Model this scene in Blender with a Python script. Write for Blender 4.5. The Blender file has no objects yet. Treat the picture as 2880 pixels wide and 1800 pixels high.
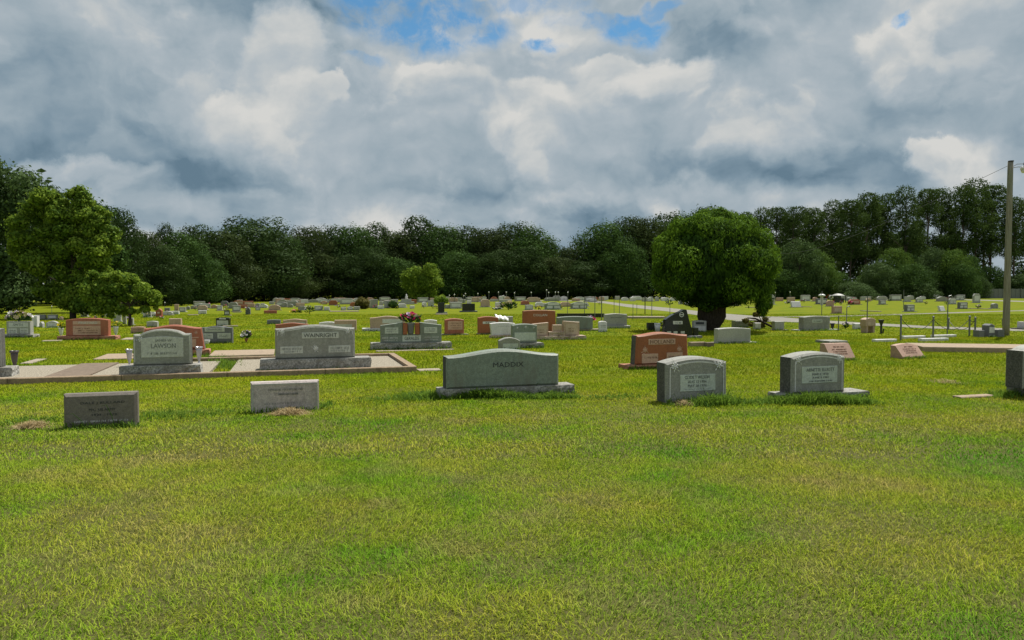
import bpy, math, random
import numpy as np
random.seed(7)
rng = np.random.default_rng(11)
R = math.radians
scene = bpy.context.scene
COL = scene.collection

# ------------------------------------------------------------------ camera
FPX, CX, CY, HZ, CAMH = 2095.0, 1440.0, 900.0, 815.0, 1.5   # photo pixels
PITCH = math.atan((CY - HZ) / FPX)
cam_d = bpy.data.cameras.new("camera")
cam = bpy.data.objects.new("camera", cam_d)
COL.objects.link(cam)
cam.location = (0, 0, CAMH)
cam.rotation_euler = (R(90) - PITCH, 0, 0)
cam_d.sensor_width = 36.0
cam_d.lens = 36.0 * FPX / 2880.0
cam_d.clip_end = 3000
cam_d.clip_start = 0.05
scene.camera = cam
scene.view_settings.view_transform = 'Standard'
scene.view_settings.look = 'None'
scene.view_settings.exposure = 0.35
scene.view_settings.gamma = 1
scene.cycles.max_bounces = 5
scene.cycles.diffuse_bounces = 2
scene.cycles.glossy_bounces = 2
scene.cycles.transmission_bounces = 3
scene.cycles.transparent_max_bounces = 4

# ------------------------------------------------------------------ node helper
class NT:
    def __init__(s, tree):
        s.t = tree; s.n = tree.nodes; s.l = tree.links
        s.n.clear()
    def add(s, typ, **kw):
        nd = s.n.new(typ)
        for k, v in kw.items():
            setattr(nd, k, v)
        return nd
    def put(s, nd, idx, val):
        if val is None: return
        if isinstance(val, bpy.types.NodeSocket): s.l.new(val, nd.inputs[idx])
        else: nd.inputs[idx].default_value = val
    def math(s, op, a, b=None, c=None, clamp=False):
        nd = s.add('ShaderNodeMath', operation=op, use_clamp=clamp)
        s.put(nd, 0, a); s.put(nd, 1, b); s.put(nd, 2, c)
        return nd.outputs[0]
    def vmath(s, op, a, b=None, out=0):
        nd = s.add('ShaderNodeVectorMath', operation=op)
        s.put(nd, 0, a); s.put(nd, 1, b)
        return nd.outputs[out]
    def noise(s, vec, scale, detail=3, rough=0.5, dist=0.0, out=0):
        nd = s.add('ShaderNodeTexNoise')
        if vec is not None: s.l.new(vec, nd.inputs['Vector'])
        nd.inputs['Scale'].default_value = scale
        nd.inputs['Detail'].default_value = detail
        nd.inputs['Roughness'].default_value = rough
        nd.inputs['Distortion'].default_value = dist
        return nd.outputs[out]
    def ramp(s, fac, stops, interp='LINEAR'):
        nd = s.add('ShaderNodeValToRGB')
        cr = nd.color_ramp; cr.interpolation = interp
        while len(cr.elements) > 1: cr.elements.remove(cr.elements[-1])
        cr.elements[0].position = stops[0][0]; cr.elements[0].color = (*stops[0][1], 1)
        for p, c in stops[1:]:
            e = cr.elements.new(p); e.color = (*c, 1)
        s.put(nd, 0, fac)
        return nd.outputs[0]
    def mrange(s, v, a, b, c=0.0, d=1.0, smooth=True):
        nd = s.add('ShaderNodeMapRange')
        if smooth: nd.interpolation_type = 'SMOOTHSTEP'
        s.put(nd, 0, v)
        for i, q in enumerate((a, b, c, d)): nd.inputs[i + 1].default_value = q
        return nd.outputs[0]
    def mix(s, f, a, b, blend='MIX'):
        nd = s.add('ShaderNodeMix', data_type='RGBA', blend_type=blend)
        s.put(nd, 0, f)
        for i, q in ((6, a), (7, b)):
            if isinstance(q, tuple) and len(q) == 3: q = (*q, 1)
            s.put(nd, i, q)
        return nd.outputs[2]
    def fmix(s, f, a, b):
        nd = s.add('ShaderNodeMix', data_type='FLOAT')
        s.put(nd, 0, f); s.put(nd, 2, a); s.put(nd, 3, b)
        return nd.outputs[0]

# ------------------------------------------------------------------ world: sky and clouds
SUN_AZ, SUN_EL = R(38), R(60)      # azimuth measured clockwise from the view direction (+Y)
world = bpy.data.worlds.new("World"); scene.world = world
world.use_nodes = True
w = NT(world.node_tree)
tc = w.add('ShaderNodeTexCoord')
sep = w.add('ShaderNodeSeparateXYZ'); w.l.new(tc.outputs['Generated'], sep.inputs[0])
az = w.math('ARCTAN2', sep.outputs[0], sep.outputs[1])
el = w.math('ARCSINE', sep.outputs[2])
comb = w.add('ShaderNodeCombineXYZ'); w.l.new(az, comb.inputs[0]); w.l.new(el, comb.inputs[1])
P0 = comb.outputs[0]
n1 = w.noise(P0, 4.5, 5, 0.55, out=1)
off = w.vmath('MULTIPLY', w.vmath('SUBTRACT', n1, (0.5, 0.5, 0.5)), (0.16, 0.10, 0.0))
P1 = w.vmath('ADD', P0, off)
n1b = w.noise(P0, 13.0, 8, 0.62, out=1)
off2 = w.vmath('MULTIPLY', w.vmath('SUBTRACT', n1b, (0.5, 0.5, 0.5)), (0.075, 0.06, 0.0))
P2 = w.vmath('ADD', P1, off2)

def sky_ang(px, py):
    a = math.atan((px - CX) / FPX)
    e = math.atan((HZ - py) / FPX * math.cos(a))
    return a, e
nb = w.noise(P0, 4.2, 7, 0.6, 0.3)
V = w.mrange(nb, 0.34, 0.66, 0.47, 0.90, smooth=False)
def puff(V, px, py, rx, ry, top, bot, op=0.8, edge=0.35, vec=None):
    a, e = sky_ang(px, py); rx /= FPX; ry /= FPX
    q = w.vmath('MULTIPLY', w.vmath('SUBTRACT', vec or P2, (a, e, 0)), (1 / rx, 1 / ry, 0))
    ln = w.vmath('LENGTH', q, out=1)
    sp = w.add('ShaderNodeSeparateXYZ'); w.l.new(q, sp.inputs[0])
    i0, i1 = 1.05, 1 / edge
    inv = w.math('MULTIPLY_ADD', sp.outputs[1], (i1 - i0) / 1.3, (i0 + i1) / 2, clamp=False)      # soft underside, crisper top
    inv = w.math('MAXIMUM', inv, i0)
    m = w.mrange(w.math('MULTIPLY', w.math('SUBTRACT', 1.12, ln), inv), 0.0, 1.0, 0.0, op)
    if top == bot: return w.fmix(m, V, top)
    return w.fmix(m, V, w.math('MULTIPLY_ADD', sp.outputs[1], (top - bot) / 1.8, (top + bot) / 2))
PUFFS = [
 # px, py, rx, ry, top, bottom, opacity, edge      (broad tones first, crisp heaps last)
 (250, 330, 620, 300, .62, .42, .8, .8), (330, 455, 600, 120, .34, .05, .9, .7), (120, 400, 460, 90, .3, .1, .7, .8),
 (560, 520, 330, 60, .25, .08, .7, .8), (700, 20, 420, 70, .25, .3, .85, .8), (120, 210, 300, 90, .4, .3, .6, .8),
 (60, 60, 170, 90, .8, .62, .7, .7), (1150, 420, 520, 220, .78, .52, .75, .7), (1300, 560, 480, 70, .42, .3, .7, .8),
 (600, 600, 520, 75, .62, .40, .8, .6), (150, 500, 330, 55, .74, .6, .85, .5), (520, 640, 330, 40, .3, .3, .5, .9),
 (1250, 600, 380, 45, .7, .5, .6, .8), (1480, 585, 230, 60, .78, .6, .75, .6), (1760, 600, 320, 75, .3, .1, .75, .8),
 (1900, 470, 300, 50, .35, .2, .6, .9), (2200, 120, 380, 130, .62, .5, .75, .8), (2030, 160, 240, 60, .5, .42, .6, .8),
 (2330, 470, 420, 90, .3, .15, .8, .8), (2500, 210, 300, 190, .85, .55, .8, .5), (2760, 180, 200, 230, .5, .4, .7, .7),
 (2830, 70, 150, 100, .95, .6, .8, .4), (2480, 150, 120, 60, .97, .75, .8, .5), (2650, 300, 260, 120, .72, .5, .6, .6), (2420, 320, 260, 60, .5, .36, .7, .8), (2240, 590, 500, 45, .62, .5, .6, .8),
 (2700, 560, 300, 50, .55, .5, .5, .8), (1950, 400, 110, 60, .62, .4, .7, .5), (2130, 390, 110, 75, .8, .5, .75, .4),
 (2290, 360, 130, 70, .72, .45, .7, .5), (1560, 200, 260, 130, .85, .62, .8, .5), (1300, 180, 330, 90, .8, .62, .8, .6),
 (1640, 420, 280, 90, .72, .5, .75, .6), (1800, 300, 170, 130, 1.0, .72, .92, .35), (1690, 220, 90, 55, .97, .75, .8, .4),
 (1500, 330, 170, 90, .98, .75, .8, .5), (700, 330, 120, 70, .98, .6, .8, .4), (790, 230, 110, 170, 1.0, .85, .9, .5),
 (830, 340, 90, 110, 1.0, .8, .9, .4), (900, 300, 60, 60, 1.0, .8, .9, .3), (860, 430, 100, 90, .85, .6, .7, .6),
 (1250, 250, 150, 70, .98, .75, .8, .4), (1400, 160, 180, 60, .9, .75, .8, .5),
 (2600, 435, 80, 60, 1.0, .85, .9, .45), (2680, 450, 130, 75, .82, .66, .8, .5), (2560, 120, 130, 60, .9, .7, .7, .5),
 (1835, 560, 46, 34, .8, .6, .7, .7), (1862, 600, 44, 44, .9, .7, .8, .7),
]
for p in PUFFS:
    if p[4] >= .95: p = p[:4] + (1.06, p[5] - .10, .88, min(.6, p[7] * .75))
    V = puff(V, *p)
vo = w.add('ShaderNodeTexVoronoi', feature='F1'); w.l.new(w.vmath('MULTIPLY', P2, (1.0, 1.3, 1)), vo.inputs['Vector'])
vo.inputs['Scale'].default_value = 9.0; vo.inputs['Detail'].default_value = 1.0
V = w.math('ADD', V, w.math('MULTIPLY_ADD', vo.outputs['Distance'], -.32, .145))
fine = w.noise(w.vmath('MULTIPLY', P1, (1.0, 1.6, 1)), 11.0, 8, 0.55)
V = w.math('ADD', V, w.math('MULTIPLY', w.math('SUBTRACT', fine, 0.5), 0.34))
ea = w.noise(w.vmath('MULTIPLY', P1, (1.0, 1.35, 1)), 6.5, 9, 0.52)
eb = w.noise(w.vmath('MULTIPLY', w.vmath('ADD', P1, (0.008, 0.016, 0)), (1.0, 1.35, 1)), 6.5, 9, 0.52)
V = w.math('ADD', V, w.math('MULTIPLY', w.math('SUBTRACT', ea, eb), 1.0))      # heaps lit from above
V = w.math('ADD', V, w.mrange(ea, 0.50, 0.57, -.03, .07), clamp=True)
ccol = w.ramp(V, [(0.0, (.115, .185, .245)), (.18, (.185, .262, .325)), (.38, (.285, .355, .405)),
                  (.58, (.375, .430, .470)), (.74, (.49, .515, .52)), (.90, (.60, .60, .58))])
ccol = w.mix(w.mrange(sep.outputs[0], -.60, -.85, 0, .75), ccol, (.09, .12, .15))      # dark sky added out of view at left, to shade the stones' left sides
# gaps of blue
B = w.mrange(nb, 0.0, 0.01, 0.0, 0.0)
for (px, py, rx, ry, op) in [(1060, 45, 185, 95, 1), (1230, 95, 240, 70, 1), (1340, 105, 90, 40, .9), (1150, 10, 220, 50, 1), (1540, 135, 60, 26, 1), (1760, 85, 85, 48, 1),
                             (1840, 28, 50, 18, .7), (1640, 55, 110, 26, .6), (2560, 80, 34, 24, 1), (1440, 20, 240, 26, .6), (1010, 195, 90, 18, .45)]:
    B = puff(B, px, py, rx, ry, op, op, 1.0, 0.45)
B = w.math('MULTIPLY', B, w.mrange(w.noise(P1, 22, 7, 0.65), 0.36, 0.60, 0.25, .95), clamp=True)
sky = w.add('ShaderNodeTexSky', sky_type='NISHITA')
sky.sun_disc = False; sky.sun_elevation = SUN_EL; sky.sun_rotation = SUN_AZ
sky.air_density = 1.0; sky.dust_density = 0.3; sky.ozone_density = 2.5
skc = w.mix(1.0, sky.outputs[0], (.52, .90, 1.0), 'MULTIPLY')
bg1 = w.add('ShaderNodeBackground'); w.l.new(skc, bg1.inputs[0]); bg1.inputs[1].default_value = 0.08
bg2 = w.add('ShaderNodeBackground'); w.l.new(ccol, bg2.inputs[0]); bg2.inputs[1].default_value = 0.86
mx = w.add('ShaderNodeMixShader'); w.l.new(B, mx.inputs[0]); w.l.new(bg2.outputs[0], mx.inputs[1]); w.l.new(bg1.outputs[0], mx.inputs[2])
wo = w.add('ShaderNodeOutputWorld'); w.l.new(mx.outputs[0], wo.inputs[0])
world.cycles.sampling_method = 'MANUAL'; world.cycles.sample_map_resolution = 512

sun_d = bpy.data.lights.new("sun", 'SUN'); sun_d.energy = 4.8; sun_d.angle = R(0.8); sun_d.color = (1.0, .95, .86)
sun = bpy.data.objects.new("sun", sun_d); COL.objects.link(sun)
# light travels along -Z of the lamp
from mathutils import Vector
sdir = Vector((math.sin(SUN_AZ) * math.cos(SUN_EL), math.cos(SUN_AZ) * math.cos(SUN_EL), math.sin(SUN_EL)))
sun.rotation_euler = sdir.to_track_quat('Z', 'Y').to_euler()

# ------------------------------------------------------------------ geometry of the view
def at(px, py, z=0.0):
    """ground point (plane z) seen at a photo pixel"""
    cx, cy = (px - CX) / FPX, (CY - py) / FPX
    c, s = math.cos(PITCH), math.sin(PITCH)
    dy, dz = c + s * cy, c * cy - s
    k = (z - CAMH) / dz
    return cx * k, dy * k
def dist(py, z=0.0): return at(CX, py, z)[1]
def up(px, py, D):
    """point at depth D"""
    cx, cy = (px - CX) / FPX, (CY - py) / FPX
    c, s = math.cos(PITCH), math.sin(PITCH)
    k = D / (c + s * cy)
    return (cx * k, D, CAMH + (c * cy - s) * k)

# ------------------------------------------------------------------ materials
MATS = {}
def newmat(name):
    m = bpy.data.materials.new(name); m.use_nodes = True
    return m, NT(m.node_tree)
def out_bsdf(n, col, rough=0.7, spec=0.3, bump=None, bstr=0.2, bdist=0.02, metal=0.0):
    b = n.add('ShaderNodeBsdfPrincipled')
    n.put(b, 'Base Color', col if not (isinstance(col, tuple) and len(col) == 3) else (*col, 1))
    n.put(b, 'Roughness', rough); n.put(b, 'Specular IOR Level', spec); n.put(b, 'Metallic', metal)
    if bump is not None:
        bn = n.add('ShaderNodeBump'); bn.inputs['Strength'].default_value = bstr; bn.inputs['Distance'].default_value = bdist
        n.l.new(bump, bn.inputs['Height']); n.l.new(bn.outputs[0], b.inputs['Normal'])
    o = n.add('ShaderNodeOutputMaterial'); n.l.new(b.outputs[0], o.inputs[0])
    return b
def stone(name, col, var=0.25, grain=160, rough=0.55, spec=0.35, bstr=0.15, stain=None, streak=0.25):
    m, n = newmat(name)
    tcn = n.add('ShaderNodeTexCoord'); v = tcn.outputs['Object']
    sp = n.noise(v, grain, 2, 0.7)
    bigv = n.vmath('MULTIPLY', v, (1, 1, 0.35))
    big = n.noise(bigv, 3.5, 6, 0.65)
    dark = tuple(c * (1 - var) for c in col); lite = tuple(min(1, c * (1 + var)) for c in col)
    c1 = n.ramp(sp, [(.3, dark), (.5, col), (.7, lite)])
    st = stain or tuple(c * 0.55 for c in col)
    c1 = n.mix(1.0, c1, n.ramp(n.noise(v, grain * .22, 3, .75), [(.3, (.78, .78, .78)), (.7, (1.2, 1.2, 1.2))]), 'MULTIPLY')
    c1 = n.mix(n.mrange(n.noise(n.vmath('MULTIPLY', v, (9, 9, .8)), 1.0, 4, .6), .55, .75, 0, streak), c1, tuple(c * .6 for c in col))
    c2 = n.mix(n.mrange(big, 0.5, 0.72, 0, streak * 2), c1, st)
    out_bsdf(n, c2, rough, spec, n.noise(v, grain * 0.6, 3, 0.6), bstr, 0.004)
    MATS[name] = m
def simple(name, col, rough=0.6, spec=0.3, var=0.15, scale=12, metal=0.0):
    m, n = newmat(name)
    tcn = n.add('ShaderNodeTexCoord')
    f = n.noise(tcn.outputs['Object'], scale, 4, 0.6)
    c = n.ramp(f, [(.3, tuple(c * (1 - var) for c in col)), (.7, tuple(min(1, c * (1 + var)) for c in col))])
    out_bsdf(n, c, rough, spec, metal=metal)
    MATS[name] = m

stone('granite_grey', (.27, .272, .24), .3, grain=110)
stone('granite_shaded_side', (.10, .10, .088), .5, grain=45, rough=.95, bstr=.6, stain=(.04, .042, .035), streak=.6)  # rough weathered side faces, with their shade also put into the dark colour
stone('granite_green', (.20, .235, .195), .35, grain=120, stain=(.16, .15, .12), streak=.35)
stone('granite_light', (.38, .38, .35), .2)
stone('granite_dark', (.155, .16, .165), .25)
stone('granite_black', (.016, .019, .018), .3, rough=.16, spec=.5, bstr=.02)
stone('granite_red', (.36, .125, .075), .25, grain=150)
stone('granite_brown', (.31, .105, .045), .2, grain=150)
stone('granite_tan', (.46, .33, .24), .2)
stone('granite_rose', (.42, .27, .205), .2)
stone('marble_white', (.62, .61, .60), .1, stain=(.34, .34, .31), streak=.3)
stone('stone_pink', (.44, .385, .365), .3, grain=90, stain=(.22, .2, .18), streak=.4, rough=.85)
stone('stone_bronze', (.17, .15, .13), .25, grain=120, rough=.6)
stone('panel_grey', (.52, .53, .48), .18, rough=.9)
stone('panel_green', (.50, .54, .48), .18, rough=.9)
stone('panel_red', (.55, .35, .27), .2, rough=.9)
stone('panel_tan', (.52, .40, .31), .18, rough=.9)
stone('panel_white', (.62, .62, .6), .12, rough=.9)
stone('rock_grey', (.27, .265, .24), .6, grain=38, rough=.95, bstr=.6, stain=(.16, .15, .13), streak=.5)
stone('rock_red', (.36, .17, .11), .35, grain=60, rough=.95, bstr=.6, stain=(.2, .1, .06), streak=.5)
stone('rock_tan', (.44, .34, .26), .35, grain=60, rough=.95, bstr=.6, stain=(.2, .15, .1), streak=.5)
stone('concrete', (.31, .265, .205), .3, grain=70, rough=.95, stain=(.2, .165, .12), streak=.5)
stone('concrete_brown', (.17, .13, .095), .2, grain=60, rough=.9, stain=(.1, .08, .06), streak=.3)
stone('concrete_tan', (.31, .24, .17), .2, grain=60, rough=.95, stain=(.25, .19, .14), streak=.4)
stone('road_surface', (.20, .19, .16), .2, grain=25, rough=.95, stain=(.26, .25, .22), streak=.3)
simple('lettering_dark', (.05, .055, .055), .8)
simple('lettering_mid', (.17, .18, .175), .85)
simple('lettering_light', (.62, .62, .6), .85)
simple('lettering_brown', (.16, .08, .05), .85)
simple('metal_grey', (.16, .17, .165), .5, .4, metal=.3)
simple('metal_dark', (.03, .03, .03), .5)
simple('metal_white', (.65, .65, .63), .4)
simple('plastic_white', (.7, .7, .68), .3, .5)
simple('vase_silver', (.42, .42, .46), .3, .5, metal=.5)
simple('vase_bronze', (.09, .08, .08), .35, .5, metal=.4)
simple('pot_white', (.66, .66, .66), .5)
simple('pot_terracotta', (.34, .16, .09), .8)
simple('petal_white', (.68, .66, .62), .7); simple('petal_cream', (.62, .52, .30), .7)
simple('petal_yellow', (.75, .60, .02), .7); simple('petal_pink', (.75, .16, .34), .7)
simple('petal_magenta', (.62, .02, .14), .7); simple('petal_purple', (.22, .10, .42), .7); simple('petal_lilac', (.60, .45, .62), .7)
simple('stem_green', (.03, .08, .02), .8); simple('glass_dark', (.015, .02, .022), .08, .6)
simple('dirt_red', (.33, .17, .09), .95, .1, .3, 20)
simple('globe_glass', (.72, .72, .68), .25, .5)

def wood_mat():
    m, n = newmat('pole_wood')
    tcn = n.add('ShaderNodeTexCoord')
    v = n.vmath('MULTIPLY', tcn.outputs['Object'], (14, 14, .6))
    f = n.noise(v, 3, 6, .7)
    big = n.noise(tcn.outputs['Object'], .7, 3)
    c = n.ramp(f, [(.25, (.10, .085, .06)), (.5, (.24, .22, .17)), (.75, (.36, .34, .28))])
    c = n.mix(n.mrange(big, .45, .7, 0, .5), c, (.22, .25, .2))
    out_bsdf(n, c, .9, .15, f, .5, .01); MATS['pole_wood'] = m
    m, n = newmat('bark')
    tcn = n.add('ShaderNodeTexCoord')
    v = n.vmath('MULTIPLY', tcn.outputs['Object'], (8, 8, 1.5))
    f = n.noise(v, 3, 6, .7)
    c = n.ramp(f, [(.3, (.018, .014, .011)), (.7, (.085, .07, .055))])
    out_bsdf(n, c, .95, .1, f, .8, .03); MATS['bark'] = m
    m, n = newmat('bark_pine')
    tcn = n.add('ShaderNodeTexCoord')
    v = n.vmath('MULTIPLY', tcn.outputs['Object'], (6, 6, 1.5))
    f = n.noise(v, 2, 5, .7)
    c = n.ramp(f, [(.3, (.05, .04, .032)), (.7, (.19, .15, .115))])
    out_bsdf(n, c, .95, .1); MATS['bark_pine'] = m
wood_mat()

def leaf_mat(name, dark, mid, lite, trans=.25, nscale=.5):
    m, n = newmat(name)
    at_ = n.add('ShaderNodeAttribute'); at_.attribute_name = 'tint'
    geo = n.add('ShaderNodeNewGeometry')
    pn = n.noise(geo.outputs['Position'], nscale, 3, .6)
    f = n.math('ADD', n.math('MULTIPLY', at_.outputs['Fac'], .65), n.math('MULTIPLY', n.math('SUBTRACT', pn, .25), .7), clamp=True)
    c = n.ramp(f, [(.15, dark), (.5, mid), (.85, lite)])
    d = n.add('ShaderNodeBsdfDiffuse'); n.l.new(c, d.inputs[0])
    t = n.add('ShaderNodeBsdfTranslucent'); n.l.new(n.mix(.5, c, tuple(min(1, q * 1.5) for q in lite)), t.inputs[0])
    g = n.add('ShaderNodeBsdfGlossy'); g.inputs['Roughness'].default_value = .6; g.inputs[0].default_value = (.5, .55, .45, 1)
    mx = n.add('ShaderNodeMixShader'); mx.inputs[0].default_value = trans
    n.l.new(d.outputs[0], mx.inputs[1]); n.l.new(t.outputs[0], mx.inputs[2])
    m2 = n.add('ShaderNodeMixShader'); m2.inputs[0].default_value = .015
    n.l.new(mx.outputs[0], m2.inputs[1]); n.l.new(g.outputs[0], m2.inputs[2])
    o = n.add('ShaderNodeOutputMaterial'); n.l.new(m2.outputs[0], o.inputs[0])
    MATS[name] = m
leaf_mat('leaf_wood', (.018, .036, .010), (.030, .056, .015), (.050, .085, .022), .2, .25)
leaf_mat('leaf_wood_green', (.014, .034, .009), (.040, .085, .018), (.085, .15, .032), .2, .5)
leaf_mat('leaf_green_mid', (.02, .05, .009), (.06, .12, .018), (.13, .20, .035), .25, .6)
leaf_mat('leaf_wood_olive', (.02, .034, .010), (.036, .055, .015), (.06, .085, .024), .2, .3)
leaf_mat('leaf_pine', (.022, .042, .010), (.042, .075, .016), (.08, .125, .026), .2, .25)
leaf_mat('leaf_light', (.03, .07, .010), (.11, .19, .02), (.27, .36, .045), .32, 1.3)
leaf_mat('leaf_round', (.008, .022, .004), (.055, .12, .010), (.18, .30, .024), .22, 2.6)
leaf_mat('leaf_grey', (.028, .055, .016), (.055, .095, .028), (.10, .155, .05), .2, .5)
leaf_mat('leaf_olive', (.05, .05, .015), (.12, .11, .03), (.22, .19, .06), .2, .8)

# grass colour, shared by the soil sheet and the blades (both read it from world position)
def grass_col(n, rnd=None):
    geo = n.add('ShaderNodeNewGeometry')
    sep = n.add('ShaderNodeSeparateXYZ'); n.l.new(geo.outputs['Position'], sep.inputs[0])
    cb = n.add('ShaderNodeCombineXYZ'); n.l.new(sep.outputs[0], cb.inputs[0]); n.l.new(sep.outputs[1], cb.inputs[1])
    p = cb.outputs[0]
    a = n.noise(p, .55, 4, .6)          # green or yellow patches
    b = n.noise(p, 1.6, 4, .65)         # dry patches
    far = n.mrange(sep.outputs[1], 6.5, 12.5, 0, 1)
    base = n.ramp(a, [(.30, (.17, .28, .012)), (.46, (.25, .33, .012)), (.62, (.31, .35, .014)), (.75, (.34, .35, .02))])
    nearc = n.ramp(a, [(.34, (.12, .30, .018)), (.46, (.25, .36, .025)), (.58, (.34, .37, .04)), (.68, (.38, .34, .09))])
    base = n.mix(far, nearc, base)
    dry = n.mix(.5, base, (.36, .29, .13))
    m = n.mrange(b, .47, .70, 0, .9)
    m = n.math('MULTIPLY', m, n.fmix(far, 1.0, .28))
    c = n.mix(m, base, dry)
    return c, p, geo
m, n = newmat('grass_blade')
c, p, geo = grass_col(n)
ra = n.add('ShaderNodeAttribute'); ra.attribute_name = 'rnd'
var = n.ramp(ra.outputs['Fac'], [(0, (.30, .42, .35)), (.22, (.66, .78, .6)), (.55, (1.0, 1.02, .95)), (.88, (1.15, 1.1, 1.2)), (1, (1.45, 1.25, 2.2))])
c = n.mix(1.0, c, var, 'MULTIPLY')
d = n.add('ShaderNodeBsdfDiffuse'); n.l.new(c, d.inputs[0])
nu = n.vmath('NORMALIZE', n.vmath('ADD', n.vmath('MULTIPLY', geo.outputs['Normal'], (.45, .45, .45)), (0, 0, .8))); n.l.new(nu, d.inputs['Normal'])
t = n.add('ShaderNodeBsdfTranslucent'); n.l.new(c, t.inputs[0])
mxs = n.add('ShaderNodeMixShader'); mxs.inputs[0].default_value = .3
n.l.new(d.outputs[0], mxs.inputs[1]); n.l.new(t.outputs[0], mxs.inputs[2])
o = n.add('ShaderNodeOutputMaterial'); n.l.new(mxs.outputs[0], o.inputs[0]); MATS['grass_blade'] = m
m, n = newmat('ground_grass')
c, p, geo = grass_col(n)
f1 = n.noise(p, 9, 5, .75)
c = n.mix(1.0, c, n.ramp(f1, [(.3, (.62, .68, .6)), (.5, (.92, .92, .9)), (.72, (1.12, 1.1, 1.1))]), 'MULTIPLY')
sp2 = n.add('ShaderNodeSeparateXYZ'); n.l.new(p, sp2.inputs[0])
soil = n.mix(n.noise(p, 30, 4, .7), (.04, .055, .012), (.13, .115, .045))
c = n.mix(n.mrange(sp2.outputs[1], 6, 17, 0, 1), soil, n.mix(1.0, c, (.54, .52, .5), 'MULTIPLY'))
out_bsdf(n, c, .95, .05, n.noise(p, 22, 4, .7), .5, .03); MATS['ground_grass'] = m
leaf_mat('weed_leaf', (.03, .075, .010), (.085, .17, .018), (.19, .30, .035), .35, 4)
leaf_mat('dry_straw', (.20, .14, .06), (.36, .27, .13), (.52, .43, .26), .2, 5)
m, n = newmat('gravel_bed')
tcn = n.add('ShaderNodeTexCoord')
vo = n.add('ShaderNodeTexVoronoi'); vo.inputs['Scale'].default_value = 28; n.l.new(tcn.outputs['Object'], vo.inputs['Vector'])
c = n.ramp(n.noise(tcn.outputs['Object'], 60, 3, .7), [(.3, (.13, .11, .085)), (.5, (.29, .26, .20)), (.7, (.45, .41, .34))])
out_bsdf(n, c, .95, .1, vo.outputs['Distance'], .8, .02); MATS['gravel_bed'] = m
stone('kerb_concrete', (.27, .20, .13), .3, grain=60, rough=.95, stain=(.14, .10, .065), streak=.5)

# ------------------------------------------------------------------ object helpers
def tag(o, label=None, cat=None, group=None, kind=None):
    if label: o['label'] = label
    if cat: o['category'] = cat
    if group: o['group'] = group
    if kind: o['kind'] = kind
    return o
def empty(name, loc=(0, 0, 0), rz=0.0, label=None, cat=None, group=None):
    o = bpy.data.objects.new(name, None); COL.objects.link(o)
    o.empty_display_size = .1
    o.location = loc; o.rotation_euler = (0, 0, rz)
    return tag(o, label, cat, group)
def link(name, me, parent=None, loc=None, rot=None, scale=None):
    o = bpy.data.objects.new(name, me); COL.objects.link(o)
    if parent is not None: o.parent = parent
    if loc is not None: o.location = loc
    if rot is not None: o.rotation_euler = rot
    if scale is not None: o.scale = scale
    return o
def mesh(name, verts, faces, mat, smooth=False):
    me = bpy.data.meshes.new(name); me.from_pydata([tuple(map(float, v)) for v in verts], [], faces); me.update()
    me.materials.append(MATS[mat])
    if smooth: me.shade_smooth()
    return me
class MB:
    def __init__(s): s.v = []; s.f = []
    def add(s, v, f):
        k = len(s.v); s.v += [tuple(q) for q in v]; s.f += [tuple(i + k for i in q) for q in f]; return s
    def box(s, x0, x1, y0, y1, z0, z1):
        return s.add([(x0,y0,z0),(x1,y0,z0),(x1,y1,z0),(x0,y1,z0),(x0,y0,z1),(x1,y0,z1),(x1,y1,z1),(x0,y1,z1)],
                     [(0,3,2,1),(4,5,6,7),(0,1,5,4),(1,2,6,5),(2,3,7,6),(3,0,4,7)])
    def tube(s, pts, rad, n=8, cap=True):
        pts = [Vector(p) for p in pts]
        if not hasattr(rad, '__len__'): rad = [rad] * len(pts)
        k = len(s.v)
        for i, p in enumerate(pts):
            t = (pts[min(i + 1, len(pts) - 1)] - pts[max(i - 1, 0)]).normalized()
            a = t.orthogonal().normalized() if abs(t.z) < .99 else Vector((1, 0, 0))
            if i == 0: A = a
            A = (A - t * A.dot(t)).normalized(); Bv = t.cross(A)
            for j in range(n):
                an = 2 * math.pi * j / n
                s.v.append(tuple(p + (A * math.cos(an) + Bv * math.sin(an)) * rad[i]))
        for i in range(len(pts) - 1):
            for j in range(n):
                a0 = k + i * n + j; a1 = k + i * n + (j + 1) % n
                s.f.append((a0, a1, a1 + n, a0 + n))
        if cap:
            s.f.append(tuple(k + j for j in range(n))[::-1]); s.f.append(tuple(k + (len(pts) - 1) * n + j for j in range(n)))
        return s
    def lathe(s, prof, n=12, c=(0, 0, 0)):
        k = len(s.v)
        for r, z in prof:
            for j in range(n):
                an = 2 * math.pi * j / n
                s.v.append((c[0] + r * math.cos(an), c[1] + r * math.sin(an), c[2] + z))
        for i in range(len(prof) - 1):
            for j in range(n):
                a0 = k + i * n + j; a1 = k + i * n + (j + 1) % n
                s.f.append((a0, a1, a1 + n, a0 + n))
        s.f.append(tuple(k + j for j in range(n))[::-1]); s.f.append(tuple(k + (len(prof) - 1) * n + j for j in range(n)))
        return s
    def me(s, name, mat, smooth=False): return mesh(name, s.v, s.f, mat, smooth)
    def obj(s, name, mat, parent=None, smooth=False, loc=None, rot=None): return link(name, s.me(name, mat, smooth), parent, loc, rot)

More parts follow.
